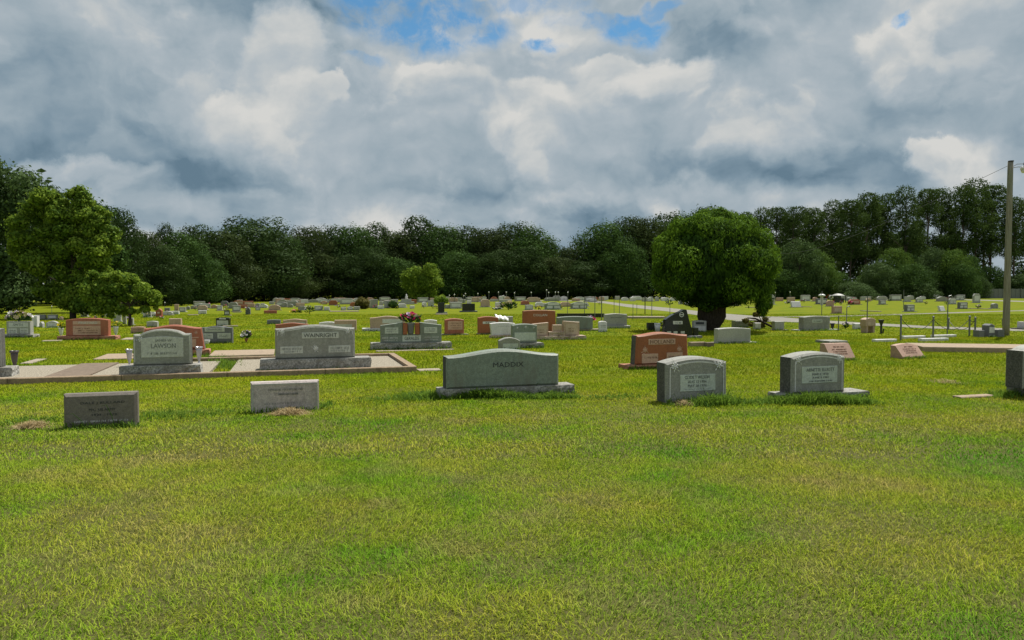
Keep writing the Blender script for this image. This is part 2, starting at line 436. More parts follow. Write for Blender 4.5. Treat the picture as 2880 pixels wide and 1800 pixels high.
def outline(w, h, top='flat', drop=.05, taper=0.0, n=18):
    """polygon (x,z), counter-clockwise seen from the front"""
    tw = w * (1 - taper)
    pts = [(-w / 2, 0), (w / 2, 0)]
    if top == 'flat': tp = [(tw / 2, h), (-tw / 2, h)]
    elif isinstance(top, list): tp = [(x * w, z * h) for x, z in top]
    else:
        tp = []
        for i in range(n + 1):
            u = .5 - i / n
            if top == 'serp': z = h - drop * (1 - .5 * (1 + math.cos(2 * math.pi * u)))
            elif top == 'oval': z = h - drop * (2 * u) ** 2
            elif top == 'arch': z = h - drop * (1 - math.sqrt(max(0, 1 - (2 * u) ** 2)))
            elif top == 'peak': z = h - drop * abs(2 * u)
            elif top == 'shoulder': z = h - drop * (1 if abs(u) > .36 else (1 - math.cos(u / .36 * math.pi / 2) ** .5))
            elif top == 'hip': z = h - drop * max(0, (abs(u) - .3) / .2)
            tp.append((u * tw, z))
    return pts + tp
def slab(pts, t, b=.008):
    """extrude outline along y with a small chamfer; front at -t/2"""
    xs = [p[0] for p in pts]; zs = [p[1] for p in pts]
    cx, cz = (min(xs) + max(xs)) / 2, (min(zs) + max(zs)) / 2
    W, Hh = max(xs) - min(xs), max(zs) - min(zs)
    kx, kz = max(.1, 1 - 2 * b / W), max(.1, 1 - 2 * b / Hh)
    ins = [(cx + (x - cx) * kx, cz + (z - cz) * kz) for x, z in pts]
    n = len(pts); v = []
    for ring, y in ((ins, -t / 2), (pts, -t / 2 + b), (pts, t / 2 - b), (ins, t / 2)):
        v += [(x, y, z) for x, z in ring]
    f = [tuple(range(n)), tuple(range(3 * n, 4 * n))[::-1]]
    for r in range(3):
        for j in range(n):
            a, c = r * n + j, r * n + (j + 1) % n
            f.append((a, a + n, c + n, c))
    return v, f
def rough_box(w, t, h, amp=.02, step=.07):
    per = []
    nx, ny = max(3, int(w / step)), max(2, int(t / step))
    for i in range(nx): per.append((-w / 2 + w * i / nx, -t / 2, 0, -1))
    for i in range(ny): per.append((w / 2, -t / 2 + t * i / ny, 1, 0))
    for i in range(nx): per.append((w / 2 - w * i / nx, t / 2, 0, 1))
    for i in range(ny): per.append((-w / 2, t / 2 - t * i / ny, -1, 0))
    n = len(per); v = []; f = []
    lv = [0, .25, .5, .75, .97, 1.0]
    for k, l in enumerate(lv):
        for (x, y, nx_, ny_) in per:
            j = amp * random.uniform(-.3, 1.0) if k < 4 else (0 if k == 4 else -amp * .25)
            v.append((x + nx_ * j, y + ny_ * j, l * h))
    for k in range(len(lv) - 1):
        for j in range(n):
            a, c = k * n + j, k * n + (j + 1) % n
            f.append((a, c, c + n, a + n))
    f.append(tuple(range((len(lv) - 1) * n, len(lv) * n)))
    return v, f
TXT = {}
def text_mesh(s):
    cu = bpy.data.curves.new('t', 'FONT'); cu.body = s; cu.align_x = 'CENTER'; cu.extrude = 0.004; cu.resolution_u = 2
    o = bpy.data.objects.new('t', cu); COL.objects.link(o)
    bpy.context.view_layer.update()
    me = bpy.data.meshes.new_from_object(o.evaluated_get(bpy.context.evaluated_depsgraph_get()))
    bpy.data.objects.remove(o); bpy.data.curves.remove(cu)
    return me
def inscription(s, parent, cx, cz, y, width, height, mat):
    me = text_mesh(s); me.name = 'inscription'
    co = np.empty(len(me.vertices) * 3); me.vertices.foreach_get('co', co); co = co.reshape(-1, 3)
    lo, hi = co.min(0), co.max(0)
    sx, sy = width / (hi[0] - lo[0]), height / (hi[1] - lo[1])
    new = np.zeros_like(co)
    new[:, 0] = (co[:, 0] - (lo[0] + hi[0]) / 2) * sx + cx
    new[:, 2] = (co[:, 1] - (lo[1] + hi[1]) / 2) * sy + cz
    new[:, 1] = y - .001 - (co[:, 2] - lo[2]) * .35
    me.vertices.foreach_set('co', new.ravel()); me.materials.clear(); me.materials.append(MATS[mat]); me.update()
    return link('inscription', me, parent)
def marks(parent, rows, y, mat, name='inscription'):
    """rows of worn, unreadable letter strokes: (cx, cz, width, height)"""
    out = []
    for (cx, cz, wd, ht) in rows:
        b = MB(); x = cx - wd / 2
        while x < cx + wd / 2:
            lw = ht * random.uniform(.45, .7); st = ht * .16
            if random.random() < .14: x += lw; continue
            k = random.random()
            z0, z1 = cz - ht / 2, cz + ht / 2
            b.box(x, x + st, y - .003, y, z0, z1)
            if k < .5: b.box(x + st, x + lw - st, y - .003, y, z1 - st, z1)
            if k > .3: b.box(x + st, x + lw - st, y - .003, y, z0, z0 + st)
            if k > .6: b.box(x + lw - st, x + lw, y - .003, y, z0, z1)
            if .4 < k < .8: b.box(x + st, x + lw - st, y - .003, y, cz - st / 2, cz + st / 2)
            x += lw + ht * .22
        if not b.f: b.box(cx - ht, cx + ht, y - .003, y, cz - ht * .1, cz + ht * .1)
        o = b.obj(name, mat, parent)
        out.append(o)
    return out
def carving(parent, cx, cz, r, y, mat, leaves=6):
    b = MB()
    for ring, n_, pr in ((0, 5, .34), (.42, 7, .30)):
        for i in range(n_):
            a = 2 * math.pi * i / n_ + ring
            px, pz = cx + math.cos(a) * r * (.22 + ring), cz + math.sin(a) * r * (.22 + ring)
            k = 7; v = [(px, y - .012, pz)]; 
            for j in range(k):
                q = 2 * math.pi * j / k
                v.append((px + math.cos(q) * r * pr * .8, y, pz + math.sin(q) * r * pr * .8))
            b.add(v, [(0, j + 1, (j + 1) % k + 1) for j in range(k)])
    for i in range(leaves):
        a = random.uniform(0, 6.28); q = r * random.uniform(.9, 1.3)
        px, pz = cx + math.cos(a) * q, cz + math.sin(a) * q
        t = Vector((math.cos(a), 0, math.sin(a))); s_ = Vector((-t.z, 0, t.x))
        c_ = Vector((px, y, pz)); L = r * .5
        b.add([c_ - t * L * .6, c_ + s_ * L * .3 + Vector((0, -.008, 0)), c_ + t * L, c_ - s_ * L * .3], [(0, 1, 2), (0, 2, 3)])
    return b.obj('carving', mat, parent)
def border(parent, w, h, top, drop, inset, y, mat, width=.012, low=.12):
    b = MB(); pts = outline(w - 2 * inset, h - inset, top, drop)[2:]
    pts = [((w / 2 - inset), h * low)] + pts + [(-(w / 2 - inset), h * low)]
    for (x0, z0), (x1, z1) in zip(pts, pts[1:]):
        d = Vector((x1 - x0, 0, z1 - z0)); 
        if d.length < 1e-5: continue
        nrm = Vector((-d.z, 0, d.x)).normalized() * width / 2
        a, c = Vector((x0, y - .002, z0)), Vector((x1, y - .002, z1))
        b.add([a - nrm, c - nrm, c + nrm, a + nrm], [(0, 1, 2, 3)])
    return b.obj('border', mat, parent)

GRID = R(17)
EXCL = []      # (x, y, half w, half d, rot): no grass inside
FEET = []      # stone feet where weeds grow
PLACED = []    # (px, thing) for ordinals
def grave(label, x0, x1, yt, yb, mat='granite_grey', top='serp', drop=8, t=.2, rot=17, z=0.0, taper=0.0, base=None,
          basemat='rock_grey', panels=(), text=(), rows=(), carv=(), bord=None, rock=True, name='headstone', cat='headstone', group=None,
          lean=0.0, bt=None, tabletname='tablet'):
    """x0,x1,yt,yb in photo pixels; yb where the whole thing meets the ground; base=(bx0,bx1,height px)"""
    X, Y = at((x0 + x1) / 2, yb, z); D = Y; s = D / FPX
    th = R(rot); phi = math.atan2(X, Y)
    a = th + phi
    wm = max(.12, ((x1 - x0) * s * math.cos(phi) - t * abs(math.sin(a))) / max(.3, math.cos(a)))
    bh = base[2] * s if base else 0
    h = (yb - yt) * s - bh
    dr = drop * s
    depth = (bt or (t + (.16 if base else 0)))
    u = Vector((math.cos(th), math.sin(th), 0)); v = Vector((-math.sin(th), math.cos(th), 0))
    Yc = Y + math.cos(th) * depth / 2; pos = Vector((((x0 + x1) / 2 - CX) / FPX * Yc, Yc, z))
    root = empty(name, pos, th, label, cat, group)
    if base:
        bw = max(wm + .02, (base[1] - base[0]) * s * math.cos(phi) / max(.3, math.cos(a)) - depth * abs(math.sin(a)) * .9)
        bc = ((base[0] + base[1]) / 2 - (x0 + x1) / 2) * s * math.cos(phi) / max(.3, math.cos(a))
        if rock: vv, ff = rough_box(bw, depth, bh + .03)
        else: vv, ff = slab([(-bw/2,0),(bw/2,0),(bw/2,bh+.03),(-bw/2,bh+.03)], depth)
        vv = [(q[0] + bc, q[1], q[2] - .03) for q in vv]
        link('base', mesh('base', vv, ff, basemat), root)
        EXCL.append((pos.x + u.x * bc, pos.y + u.y * bc, bw / 2, depth / 2, th))
        FEET.append((pos.x + u.x * bc, pos.y + u.y * bc, bw / 2, depth / 2, th))
    else:
        EXCL.append((pos.x, pos.y, wm / 2, t / 2, th)); FEET.append((pos.x, pos.y, wm / 2, t / 2, th))
    sink = 0.0 if base else .04
    pts = outline(wm, h + sink, top, dr, taper)
    vv, ff = slab(pts, t, .028 if D < 18 else .014)
    L = math.tan(R(lean))
    vv = [(q[0], q[1] + L * q[2], q[2] + bh - sink) for q in vv]
    tab = link(tabletname, mesh(tabletname, vv, ff, mat), root)
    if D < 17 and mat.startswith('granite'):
        tab.data.materials.append(MATS['granite_shaded_side'])
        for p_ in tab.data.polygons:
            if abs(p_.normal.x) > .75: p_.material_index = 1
    yf = -t / 2
    def place(o):
        o.parent = tab; return o
    for pn in panels:
        u0, u1, v0, v1 = pn[:4]; pm = pn[4]
        b = MB(); zz = (bh + v0 * h, bh + v1 * h)
        if len(pn) > 5:
            pp = outline((u1 - u0) * wm, zz[1] - zz[0], pn[5], pn[6] * h)
            vv, ff = slab(pp, .012, .004)
            b.add([(q[0] + (u0 + u1) / 2 * wm, q[1] + yf - .001 + L * (q[2] + zz[0]), q[2] + zz[0]) for q in vv], ff)
        else:
            vv, ff = slab([(u0*wm, zz[0]), (u1*wm, zz[0]), (u1*wm, zz[1]), (u0*wm, zz[1])], .012, .003)
            b.add([(q[0], q[1] + yf - .001 + L * q[2], q[2]) for q in vv], ff)
        place(b.obj('panel', pm, root))
    yi = yf - .0075
    for tx in text:
        s_, uc, vc, uw, vh, m_ = tx[:6]; onp = len(tx) < 7
        place(inscription(s_, root, uc * wm, bh + vc * h, (yi if onp else yf) + L * (bh + vc * h), uw * wm, vh * h, m_))
    if rows:
        mt = rows[0]; onp = rows[1]
        rr = [(uc * wm, bh + vc * h, uw * wm, vh * h) for (uc, vc, uw, vh) in rows[2:]]
        for o in marks(root, rr, (yi if onp else yf) + L * (bh + h * .5), mt): place(o)
    for cv in carv:
        place(carving(root, cv[0] * wm, bh + cv[1] * h, cv[2] * h, yf, cv[3]))
    if bord:
        o = place(border(root, wm, h, top, dr, bord[0] * h, yf, bord[1], .016, bord[2]))
        o.location.z = bh
    PLACED.append(((x0 + x1) / 2, yb, root))
    root['tmp_w'] = wm; root['tmp_h'] = h; root['tmp_bh'] = bh; root['tmp_s'] = s
    return root

# ------------------------------------------------------------------ setting: ground, road
def sheet(name, pts, z, mat, kind='structure'):
    me = mesh(name, [(x, y, z) for x, y in pts], [tuple(range(len(pts)))], mat)
    o = link(name, me); o['kind'] = kind
    return o
def ground():
    xs = list(np.linspace(-600, -60, 10)) + list(np.linspace(-50, 50, 60)) + list(np.linspace(60, 600, 10))
    ys = list(np.linspace(-60, 0, 5)) + list(np.linspace(1, 130, 80)) + list(np.linspace(140, 1500, 12))
    v = [(x, y, 0) for y in ys for x in xs]; nx = len(xs)
    f = [(j * nx + i, j * nx + i + 1, (j + 1) * nx + i + 1, (j + 1) * nx + i) for j in range(len(ys) - 1) for i in range(nx - 1)]
    o = link('ground', mesh('ground', v, f, 'ground_grass')); o['kind'] = 'structure'
ground()
def ribbon(name, rows, z, mat, jag=0.0):
    """rows of (px, y near edge, y far edge)"""
    v = []; f = []
    import bisect
    xs = []
    for (a, b) in zip(rows, rows[1:]):
        k = 10
        for i in range(k):
            t = i / k; xs.append([a[q] + (b[q] - a[q]) * t for q in range(3)])
    xs.append(list(rows[-1]))
    for (px, yn, yf) in xs:
        n_ = at(px, yn); f_ = at(px, yf)
        j = jag * random.uniform(-1, 1)
        v += [(n_[0], n_[1] + j, z), (f_[0], f_[1] - j, z)]
    for i in range(len(xs) - 1): f.append((2 * i, 2 * i + 2, 2 * i + 3, 2 * i + 1))
    o = link(name, mesh(name, v, f, mat)); o['kind'] = 'structure'; return o
ROADS = [[(1500, 846.2, 845), (1620, 847, 845.2), (1700, 853, 847.5), (1760, 863, 855), (1880, 876, 866), (1965, 887, 875), (2050, 900, 883), (2130, 903, 889), (2190, 905, 892),
          (2260, 907.5, 897), (2330, 910, 902), (2420, 914, 907), (2520, 919, 912), (2620, 924, 918), (2740, 928, 921.5), (2900, 932, 925), (3300, 946, 938)]]
ribbon('road', ROADS[0], .004, 'road_surface', .08)
ribbon('path', [(2150, 893, 891), (2335, 891.5, 888), (2540, 885.5, 883), (2700, 880.5, 878), (2900, 874, 872), (3300, 866, 864.5)], .008, 'road_surface', .12)
ribbon('far_lane', [(2610, 841, 839.5), (2760, 845.5, 843), (2900, 850, 847), (3300, 856, 853)], .004, 'road_surface', .2)

# ------------------------------------------------------------------ kerbed plot with gravel (left foreground)
KA = math.atan2(at(1172, 1045)[1] - at(0, 1082)[1], at(1172, 1045)[0] - at(0, 1082)[0])
KO = Vector((*at(1172, 1046), 0))
ku = Vector((math.cos(KA), math.sin(KA), 0)); kv = Vector((-math.sin(KA), math.cos(KA), 0))
def kl(px, py, z=0.0):
    q = Vector((*at(px, py, z), 0)) - KO
    return q.dot(ku), q.dot(kv)
KD = 3.1; KL = 13.0; KH = .10; KW = .13
plot = empty('kerbed_plot', KO, KA, 'long pale concrete kerb around the gravel plot of the grey stones on the left', 'kerb')
def kerb_part(name, x0, x1, y0, y1, z1=KH, mat='kerb_concrete'):
    b = MB(); L = max(x1 - x0, y1 - y0); n_ = max(1, int(L / 1.6)); 
    ax = (x1 - x0) > (y1 - y0)
    for i in range(n_):
        g = .004 if i else 0
        if ax: xx0 = x0 + (x1 - x0) * i / n_ + g; xx1 = x0 + (x1 - x0) * (i + 1) / n_; b_ = (xx0, xx1, y0, y1)
        else: yy0 = y0 + (y1 - y0) * i / n_ + g; yy1 = y0 + (y1 - y0) * (i + 1) / n_; b_ = (x0, x1, yy0, yy1)
        vv, ff = slab([(b_[0], -.05), (b_[1], -.05), (b_[1], z1 + random.uniform(-.004, .004)), (b_[0], z1 + random.uniform(-.004, .004))], b_[3] - b_[2], .01)
        cy_ = (b_[2] + b_[3]) / 2
        b.add([(q[0], q[1] + cy_, q[2]) for q in vv], ff)
    return b.obj(name, mat, plot)
kerb_part('front_kerb', -KL, 0, 0, KW)
kerb_part('side_kerb', -KW, 0, KW + .004, KD)
kerb_part('back_kerb', -4.2, -KW - .004, KD - KW, KD)
px_div = kl(600, 1045)[0]
gl = kl(150, 1064)[0]; gr = kl(262, 1064)[0]
def plate(name, x0, x1, y0, y1, z, mat, parent, sk=0.0):
    b = MB(); b.add([(x0, y0, -.02), (x1, y0, -.02), (x1, y1, -.02), (x0, y1, -.02), (x0, y0, z), (x1, y0, z), (x1, y1, z), (x0, y1, z)],
                    [(0,3,2,1),(4,5,6,7),(0,1,5,4),(1,2,6,5),(2,3,7,6),(3,0,4,7)])
    return b.obj(name, mat, parent)
DL = 2.55
def bed(name, x0, x1, y0, y1, mat='gravel_bed', z=.065):
    o = plate(name, x0, x1, y0, y1, z, mat, None); o.location = KO; o.rotation_euler = (0, 0, KA); o['kind'] = 'structure'; return o
bed('gravel_bed', -KL, gl - .004, KW + .004, DL)
bed('gravel_bed', gr + .004, px_div, KW + .004, DL)
bed('gravel_bed', kl(655, 1040)[0], -KW - .004, KW + .004, KD - KW - .004, z=.045)
wk = plate('concrete_walk', gl, gr, KW + .004, DL + .03, .085, 'concrete_brown', None)
wk.location = KO; wk.rotation_euler = (0, 0, KA); tag(wk, 'dark brown concrete strip crossing the pale gravel in the left kerbed plot', 'slab')
for (x0, x1, y0, y1) in ((-KL, px_div, 0, DL), (kl(655, 1040)[0], 0, 0, KD), (px_div - .1, 0, 0, .15)):
    c_ = KO + ku * (x0 + x1) / 2 + kv * (y0 + y1) / 2
    EXCL.append((c_.x, c_.y, (x1 - x0) / 2, (y1 - y0) / 2, KA))
# far edge slab at the kerb's right end
def flat_slab(label, x0, x1, yt, yb, mat, h=.06, rot=17, name='ledger_slab', cat='slab', group=None, tilt=0):
    """low slab: px extents and far/near edge"""
    X, Y = at((x0 + x1) / 2, yb); s = Y / FPX
    Y2 = at((x0 + x1) / 2, yt, h)[1]
    dep = max(.15, (Y2 - Y))
    a = R(rot) + math.atan2(X, Y)
    wd = max(.2, (x1 - x0) * s - dep * abs(math.sin(a)) * .7) / math.cos(a)
    v = Vector((-math.sin(R(rot)), math.cos(R(rot)), 0)); pos = Vector((X, Y, 0)) + v * dep / 2
    vv, ff = slab([(-wd/2, 0), (wd/2, 0), (wd/2, h + .03), (-wd/2, h + .03)], dep, .012)
    o = link(name, mesh(name, [(q[0], q[1], q[2] - .03) for q in vv], ff, mat), None, pos, (R(tilt), 0, R(rot)))
    tag(o, label, cat, group); EXCL.append((pos.x, pos.y, wd / 2, dep / 2, R(rot)))
    return o
flat_slab('low tan concrete grave slab behind the grey stone with the oval top', 590, 770, 983, 1006, 'concrete_tan')
flat_slab('low tan slab in the grass behind the brown walk strip', 258, 392, 993, 1012, 'concrete_tan', .03)
flat_slab('small broken pale slab in the grass behind the dark bronze vase', 46, 100, 1008, 1024, 'concrete', .02)
flat_slab('thin pale concrete footing left of the red stone with yellow flowers', 118, 168, 956, 961, 'concrete', .03)
flat_slab('thin pale concrete footing right of the red stone with yellow flowers', 336, 374, 949, 957, 'concrete', .03)
flat_slab('pale ground slab at the right end of the long kerb, beside the greenish stone', 1176, 1245, 1036, 1044, 'concrete', .02)

exec_later = []
# ------------------------------------------------------------------ near and middle graves
# front row
g = grave('dark bronze-grey rectangular marker, nearest stone at the lower left', 172, 390, 1105, 1203, 'stone_bronze', 'flat', t=.14, z=0, name='grave_marker', cat='gravestone',
      text=[('DALE J BULLARD', 0.03, .72, .60, .085, 'lettering_dark', 0), ('PFC  US ARMY', 0.02, .53, .36, .07, 'lettering_dark', 0), ('1921 - 1978', .05, .38, .34, .065, 'lettering_dark', 0)],
      rows=['lettering_light', False, (0, .2, .75, .05)])
g = grave('weathered pinkish-grey rectangular marker with dry grass at its foot', 702, 896, 1073, 1160, 'stone_pink', 'flat', t=.15, name='grave_marker', cat='gravestone', lean=3,
      bord=(.07, 'granite_light', .02), rows=['lettering_mid', False, (0, .75, .5, .06), (.05, .6, .3, .06), (0, .3, .6, .06)])
g = grave('large greenish-grey stone with dark capitals, standing alone in the centre', 1243, 1577, 983, 1116, 'granite_green', 'serp', 17, t=.26,
      base=(1225, 1622, 27), text=[('MADDIX', .04, .60, .27, .125, 'lettering_dark', 0)], bt=.32, name='family_headstone')
MADDIX = g
g = grave('grey rose-cornered stone without a base, nearest one right of centre', 1846, 2050, 1004, 1131, 'granite_grey', 'oval', 15, t=.27, 
      panels=[(-.27, .30, .25, .62, 'panel_green')], bord=(.10, 'panel_white', .06),
      text=[('CLYDE T WILSON', 0.0, .56, .40, .07, 'lettering_mid'), ('AUG 12 1904', .0, .46, .3, .06, 'lettering_mid'), ('MAY 20 1974', .0, .37, .3, .06, 'lettering_mid')],
      rows=['lettering_mid', True, (.0, .29, .4, .03)],
      carv=[(-.36, .82, .10, 'panel_white'), (.36, .82, .10, 'panel_white')], lean=1.5)
g = grave('grey rose-cornered stone on a rough base buried in tall weeds', 2191, 2383, 991, 1126, 'granite_grey', 'oval', 13, t=.28,
      base=(2170, 2445, 20), panels=[(-.32, .34, .25, .66, 'panel_green')], bord=(.10, 'panel_white', .06),
      text=[('ARNETTE ELLIOTT', 0.02, .58, .52, .08, 'lettering_mid'), ('MAR 4 1910', .02, .47, .3, .06, 'lettering_mid'), ('JUNE 9 1981', .02, .38, .3, .06, 'lettering_mid')],
      rows=['lettering_mid', True, (.02, .30, .42, .03)],
      carv=[(-.38, .84, .095, 'panel_white'), (.38, .84, .095, 'panel_white')], bt=.36)
g = grave('tall grey stone with weathered shade-darkened side, cut by the right edge of the picture', 2827, 3010, 972, 1120, 'granite_grey', 'shoulder', 14, t=.30,
      base=(2855, 3040, 27), panels=[(-.28, .3, .3, .62, 'panel_white')], bord=(.08, 'panel_grey', .05), carv=[(-.36, .84, .09, 'panel_grey'), (.36, .84, .09, 'panel_grey')])
g = grave('polished brown-red stone with a carved name band and flower urns, right of centre', 1771, 1940, 935, 1036, 'granite_brown', 'serp', 8, t=.24, taper=.05,
      base=(1742, 1965, 11), basemat='rock_red', panels=[(-.26, .24, .62, .80, 'panel_red'), (-.38, -.08, 0.04, .34, 'panel_red'), (.08, .38, 0.04, .36, 'panel_red')],
      text=[('HOLLAND', -.01, .71, .44, .12, 'lettering_brown')], rows=['lettering_brown', True, (-.22, .22, .22, .05), (.23, .22, .22, .05)],
      carv=[(-.32, .46, .10, 'panel_red'), (.32, .46, .10, 'panel_red')])
# on the gravel plot
ZP = .065
g = grave('grey stone with rounded top and large pale inset, on the gravel between two bronze vases', 371, 543, 926, 1055, 'granite_grey', 'shoulder', 14, t=.2, z=ZP, 
      base=(333, 571, 27), panels=[(-.36, .36, .22, .80, 'panel_grey', 'oval', .05)],
      text=[('JAMES W', .02, .68, .28, .08, 'lettering_mid'), ('LAWSON', .02, .54, .42, .13, 'lettering_mid')], rows=['lettering_mid', True, (.0, .33, .5, .06)],
      carv=[(-.36, .72, .09, 'panel_white')], bord=(.045, 'panel_grey', .1), taper=.02)
VAS1 = g
g = grave('wide grey stone with corner flowers and pale name band, right in the kerbed plot', 772, 1000, 914, 1038, 'granite_grey', 'serp', 10, t=.2, z=.045,
      base=(730, 1045, 29), panels=[(-.17, .29, .60, .78, 'panel_grey'), (-.44, -.16, .16, .37, 'panel_grey'), (.16, .44, .16, .37, 'panel_grey')],
      text=[('WAINRIGHT', .06, .69, .42, .12, 'lettering_dark')], rows=['lettering_mid', True, (-.30, .30, .22, .06), (-.30, .22, .2, .05), (.30, .30, .22, .06), (.30, .22, .2, .05)],
      carv=[(-.41, .80, .08, 'panel_white'), (.41, .80, .08, 'panel_white'), (0, .30, .09, 'panel_white')], bord=(.07, 'panel_white', .7), bt=.42)
g = grave('grey stone on the gravel plot, cut off by the left picture edge', -150, 16, 918, 1062, 'granite_grey', 'serp', 8, t=.22, z=ZP, 
      base=(-180, 52, 26), bord=(.06, 'panel_grey', .1), panels=[(-.3, .3, .25, .6, 'panel_grey')])
g = grave('low red-brown stone with praying-hands carving, half hidden behind the oval-topped grey stone', 396, 580, 914, 1002, 'granite_red', 'serp', 9, t=.22, taper=.1,
      base=(376, 594, 17), basemat='rock_red', panels=[(.25, .36, .10, .42, 'panel_red'), (.24, .4, .46, .5, 'panel_red')], carv=[(.36, .68, .07, 'panel_red')])
# second row left
g = grave('pale grey carved stone carrying a large flower spray, at the left edge behind the plot', 16, 94, 904, 950, 'granite_light', 'flat', 0, t=.2, rot=2,
      base=(0, 108, 9), panels=[(-.42, -.06, .08, .46, 'panel_white'), (.08, .42, .08, .46, 'panel_white'), (-.4, .42, .56, .9, 'panel_white')],
      text=[('SMITH', 0, .74, .4, .2, 'lettering_mid')], rows=['lettering_mid', True, (-.24, .3, .25, .06), (-.24, .18, .25, .06), (.25, .3, .25, .06), (.25, .18, .25, .06)])
SPR = g
g = grave('red granite stone with two yellow flower vases at its sides', 183, 312, 895, 957, 'granite_red', 'oval', 5, t=.2, rot=6, taper=.0,
      base=(160, 337, 12), basemat='rock_red', panels=[(-.33, .32, .64, .84, 'panel_red'), (-.33, .32, .05, .58, 'panel_red')],
      text=[('PINKHARD', .03, .74, .44, .13, 'lettering_light')], rows=['lettering_brown', True, (-.1, .42, .34, .06), (.02, .3, .46, .06), (.02, .18, .46, .06)])
g = grave('grey-brown stone with three pale insets, right of the red-brown stone', 562, 656, 917, 966, 'granite_dark', 'serp', 4, t=.15, rot=4,
      panels=[(-.36, .27, .68, .92, 'panel_grey'), (-.46, -.1, .28, .58, 'panel_grey'), (.04, .46, .28, .6, 'panel_grey')],
      text=[('CRAWFORD', -.05, .8, .5, .12, 'lettering_mid')], rows=['lettering_mid', True, (-.28, .46, .25, .05), (-.28, .37, .25, .05), (.25, .48, .3, .05), (.25, .39, .3, .05)])
grave('small dark stone with a white name band, above the grey stone with three pale insets', 606, 649, 893, 917, 'granite_black', 'oval', 2, rot=3, panels=[(-.25, .25, .78, .92, 'panel_white'), (-.42, .42, .08, .66, 'panel_grey')])
grave('low grey stone with weeds in front, behind the left end of the wide grey stone', 750, 790, 899, 912, 'granite_dark', 'oval', 1, rot=8)
grave('brown-grey stone with curved top, behind the wide grey stone', 795, 864, 897, 920, 'granite_tan', 'serp', 3, rot=8, panels=[(-.44, .44, .1, .6, 'panel_grey')])
grave('low red-brown hump of a stone showing just over the wide grey stone', 774, 868, 908, 938, 'granite_red', 'serp', 4, rot=12)
grave('pinkish tan stone behind the right shoulder of the wide grey stone', 940, 1003, 900, 930, 'granite_tan', 'flat', 0, rot=8, panels=[(-.5, .3, .1, .6, 'panel_grey')])
grave('white capped low stone behind the top of the wide grey stone', 896, 950, 905, 928, 'marble_white', 'oval', 3, rot=8)
# kerb and big grey stone behind the three-part monument
grave('broad pale grey stone with curved top, behind the monument with the pink flowers', 1040, 1140, 889, 931, 'granite_tan', 'serp', 5, rot=10, base=(1018, 1160, 8), basemat='marble_white', rock=False, panels=[(-.15, .42, .4, .75, 'panel_white')])
grave('small brown stone between the broad pale stone and the pink flowers', 1081, 1135, 897, 925, 'granite_brown', 'flat', 0, rot=16)
grave('white round-topped stone right behind the monument with the pink flowers', 1192, 1229, 899, 925, 'marble_white', 'oval', 3, rot=6)

# three-part monument with a central urn niche
def tripart():
    X, Y = at(1158, 983); s = Y / FPX; th = R(12)
    v = Vector((-math.sin(th), math.cos(th), 0)); pos = Vector((X, Y, 0)) + v * .22
    root = empty('family_monument', pos, th, 'grey three-part monument with brown pillars and a niche of pink flowers', 'headstone')
    H = 71 * s; bh = 19 * s
    bw = 226 * s; bb = slab([(-bw/2, -.03), (bw/2, -.03), (bw/2, bh), (-bw/2, bh)], .42, .01)
    link('base', mesh('base', *rough_box(bw, .42, bh), 'rock_grey'), root)
    W = 172 * s; wl = 62 * s; low = 23 * s
    pl = [(-W/2, bh), (W/2, bh), (W/2, bh + low), (-W/2, bh + low)]
    link('name_block', mesh('name_block', *slab(pl, .2), 'granite_green'), root)
    for sg, nm in ((-1, 'wing'), (1, 'wing')):
        x_out, x_in = sg * W / 2, sg * (W / 2 - wl)
        z0 = bh + low; zo, zi = z0 + 26 * s, z0 + 34 * s
        pts = [(x_out, z0), (x_in, z0), (x_in, zi), (x_out, zo)]
        if sg > 0: pts = [(x_in, z0), (x_out, z0), (x_out, zo), (x_in, zi)]
        wg = link(nm, mesh(nm, *slab(pts, .2), 'granite_green'), root)
        cxp = (x_out + x_in) / 2
        b = MB().box(cxp - wl * .3, cxp + wl * .3, -.107, -.099, z0 + 3 * s, z0 + 20 * s); b.obj('panel', 'panel_green', wg)
        marks(wg, [(cxp, z0 + 15 * s, wl * .45, 3 * s), (cxp, z0 + 9 * s, wl * .45, 3 * s)], -.107, 'lettering_mid')
        b = MB().box(sg * (W/2 - wl - 7*s) - 6 * s, sg * (W/2 - wl - 7*s) + 6 * s, -.13, .05, bh + low + .001, bh + low + 32 * s); b.obj('pillar', 'granite_brown', root)
    b = MB().box(-25 * s, 27 * s, -.108, -.099, bh + 3 * s, bh + 20 * s); pn = b.obj('panel', 'panel_green', root)
    inscription('GERALDS', pn, 1 * s, bh + 12 * s, -.108, 40 * s, 9 * s, 'lettering_dark')
    marks(root, [(-60 * s, bh + 14 * s, 44 * s, 4 * s), (-60 * s, bh + 7 * s, 40 * s, 3 * s), (58 * s, bh + 14 * s, 40 * s, 4 * s), (58 * s, bh + 7 * s, 40 * s, 3 * s)], -.1, 'lettering_light')
    EXCL.append((pos.x, pos.y, bw/2, .21, th)); FEET.append((pos.x, pos.y, bw/2, .21, th)); PLACED.append((1158, 983, root))
    return root, bh + low, s
TRI, TRIZ, TRIS = tripart()
flat_slab('thin concrete footing under the front of the three-part grey monument', 1060, 1280, 983, 987, 'concrete', .02)

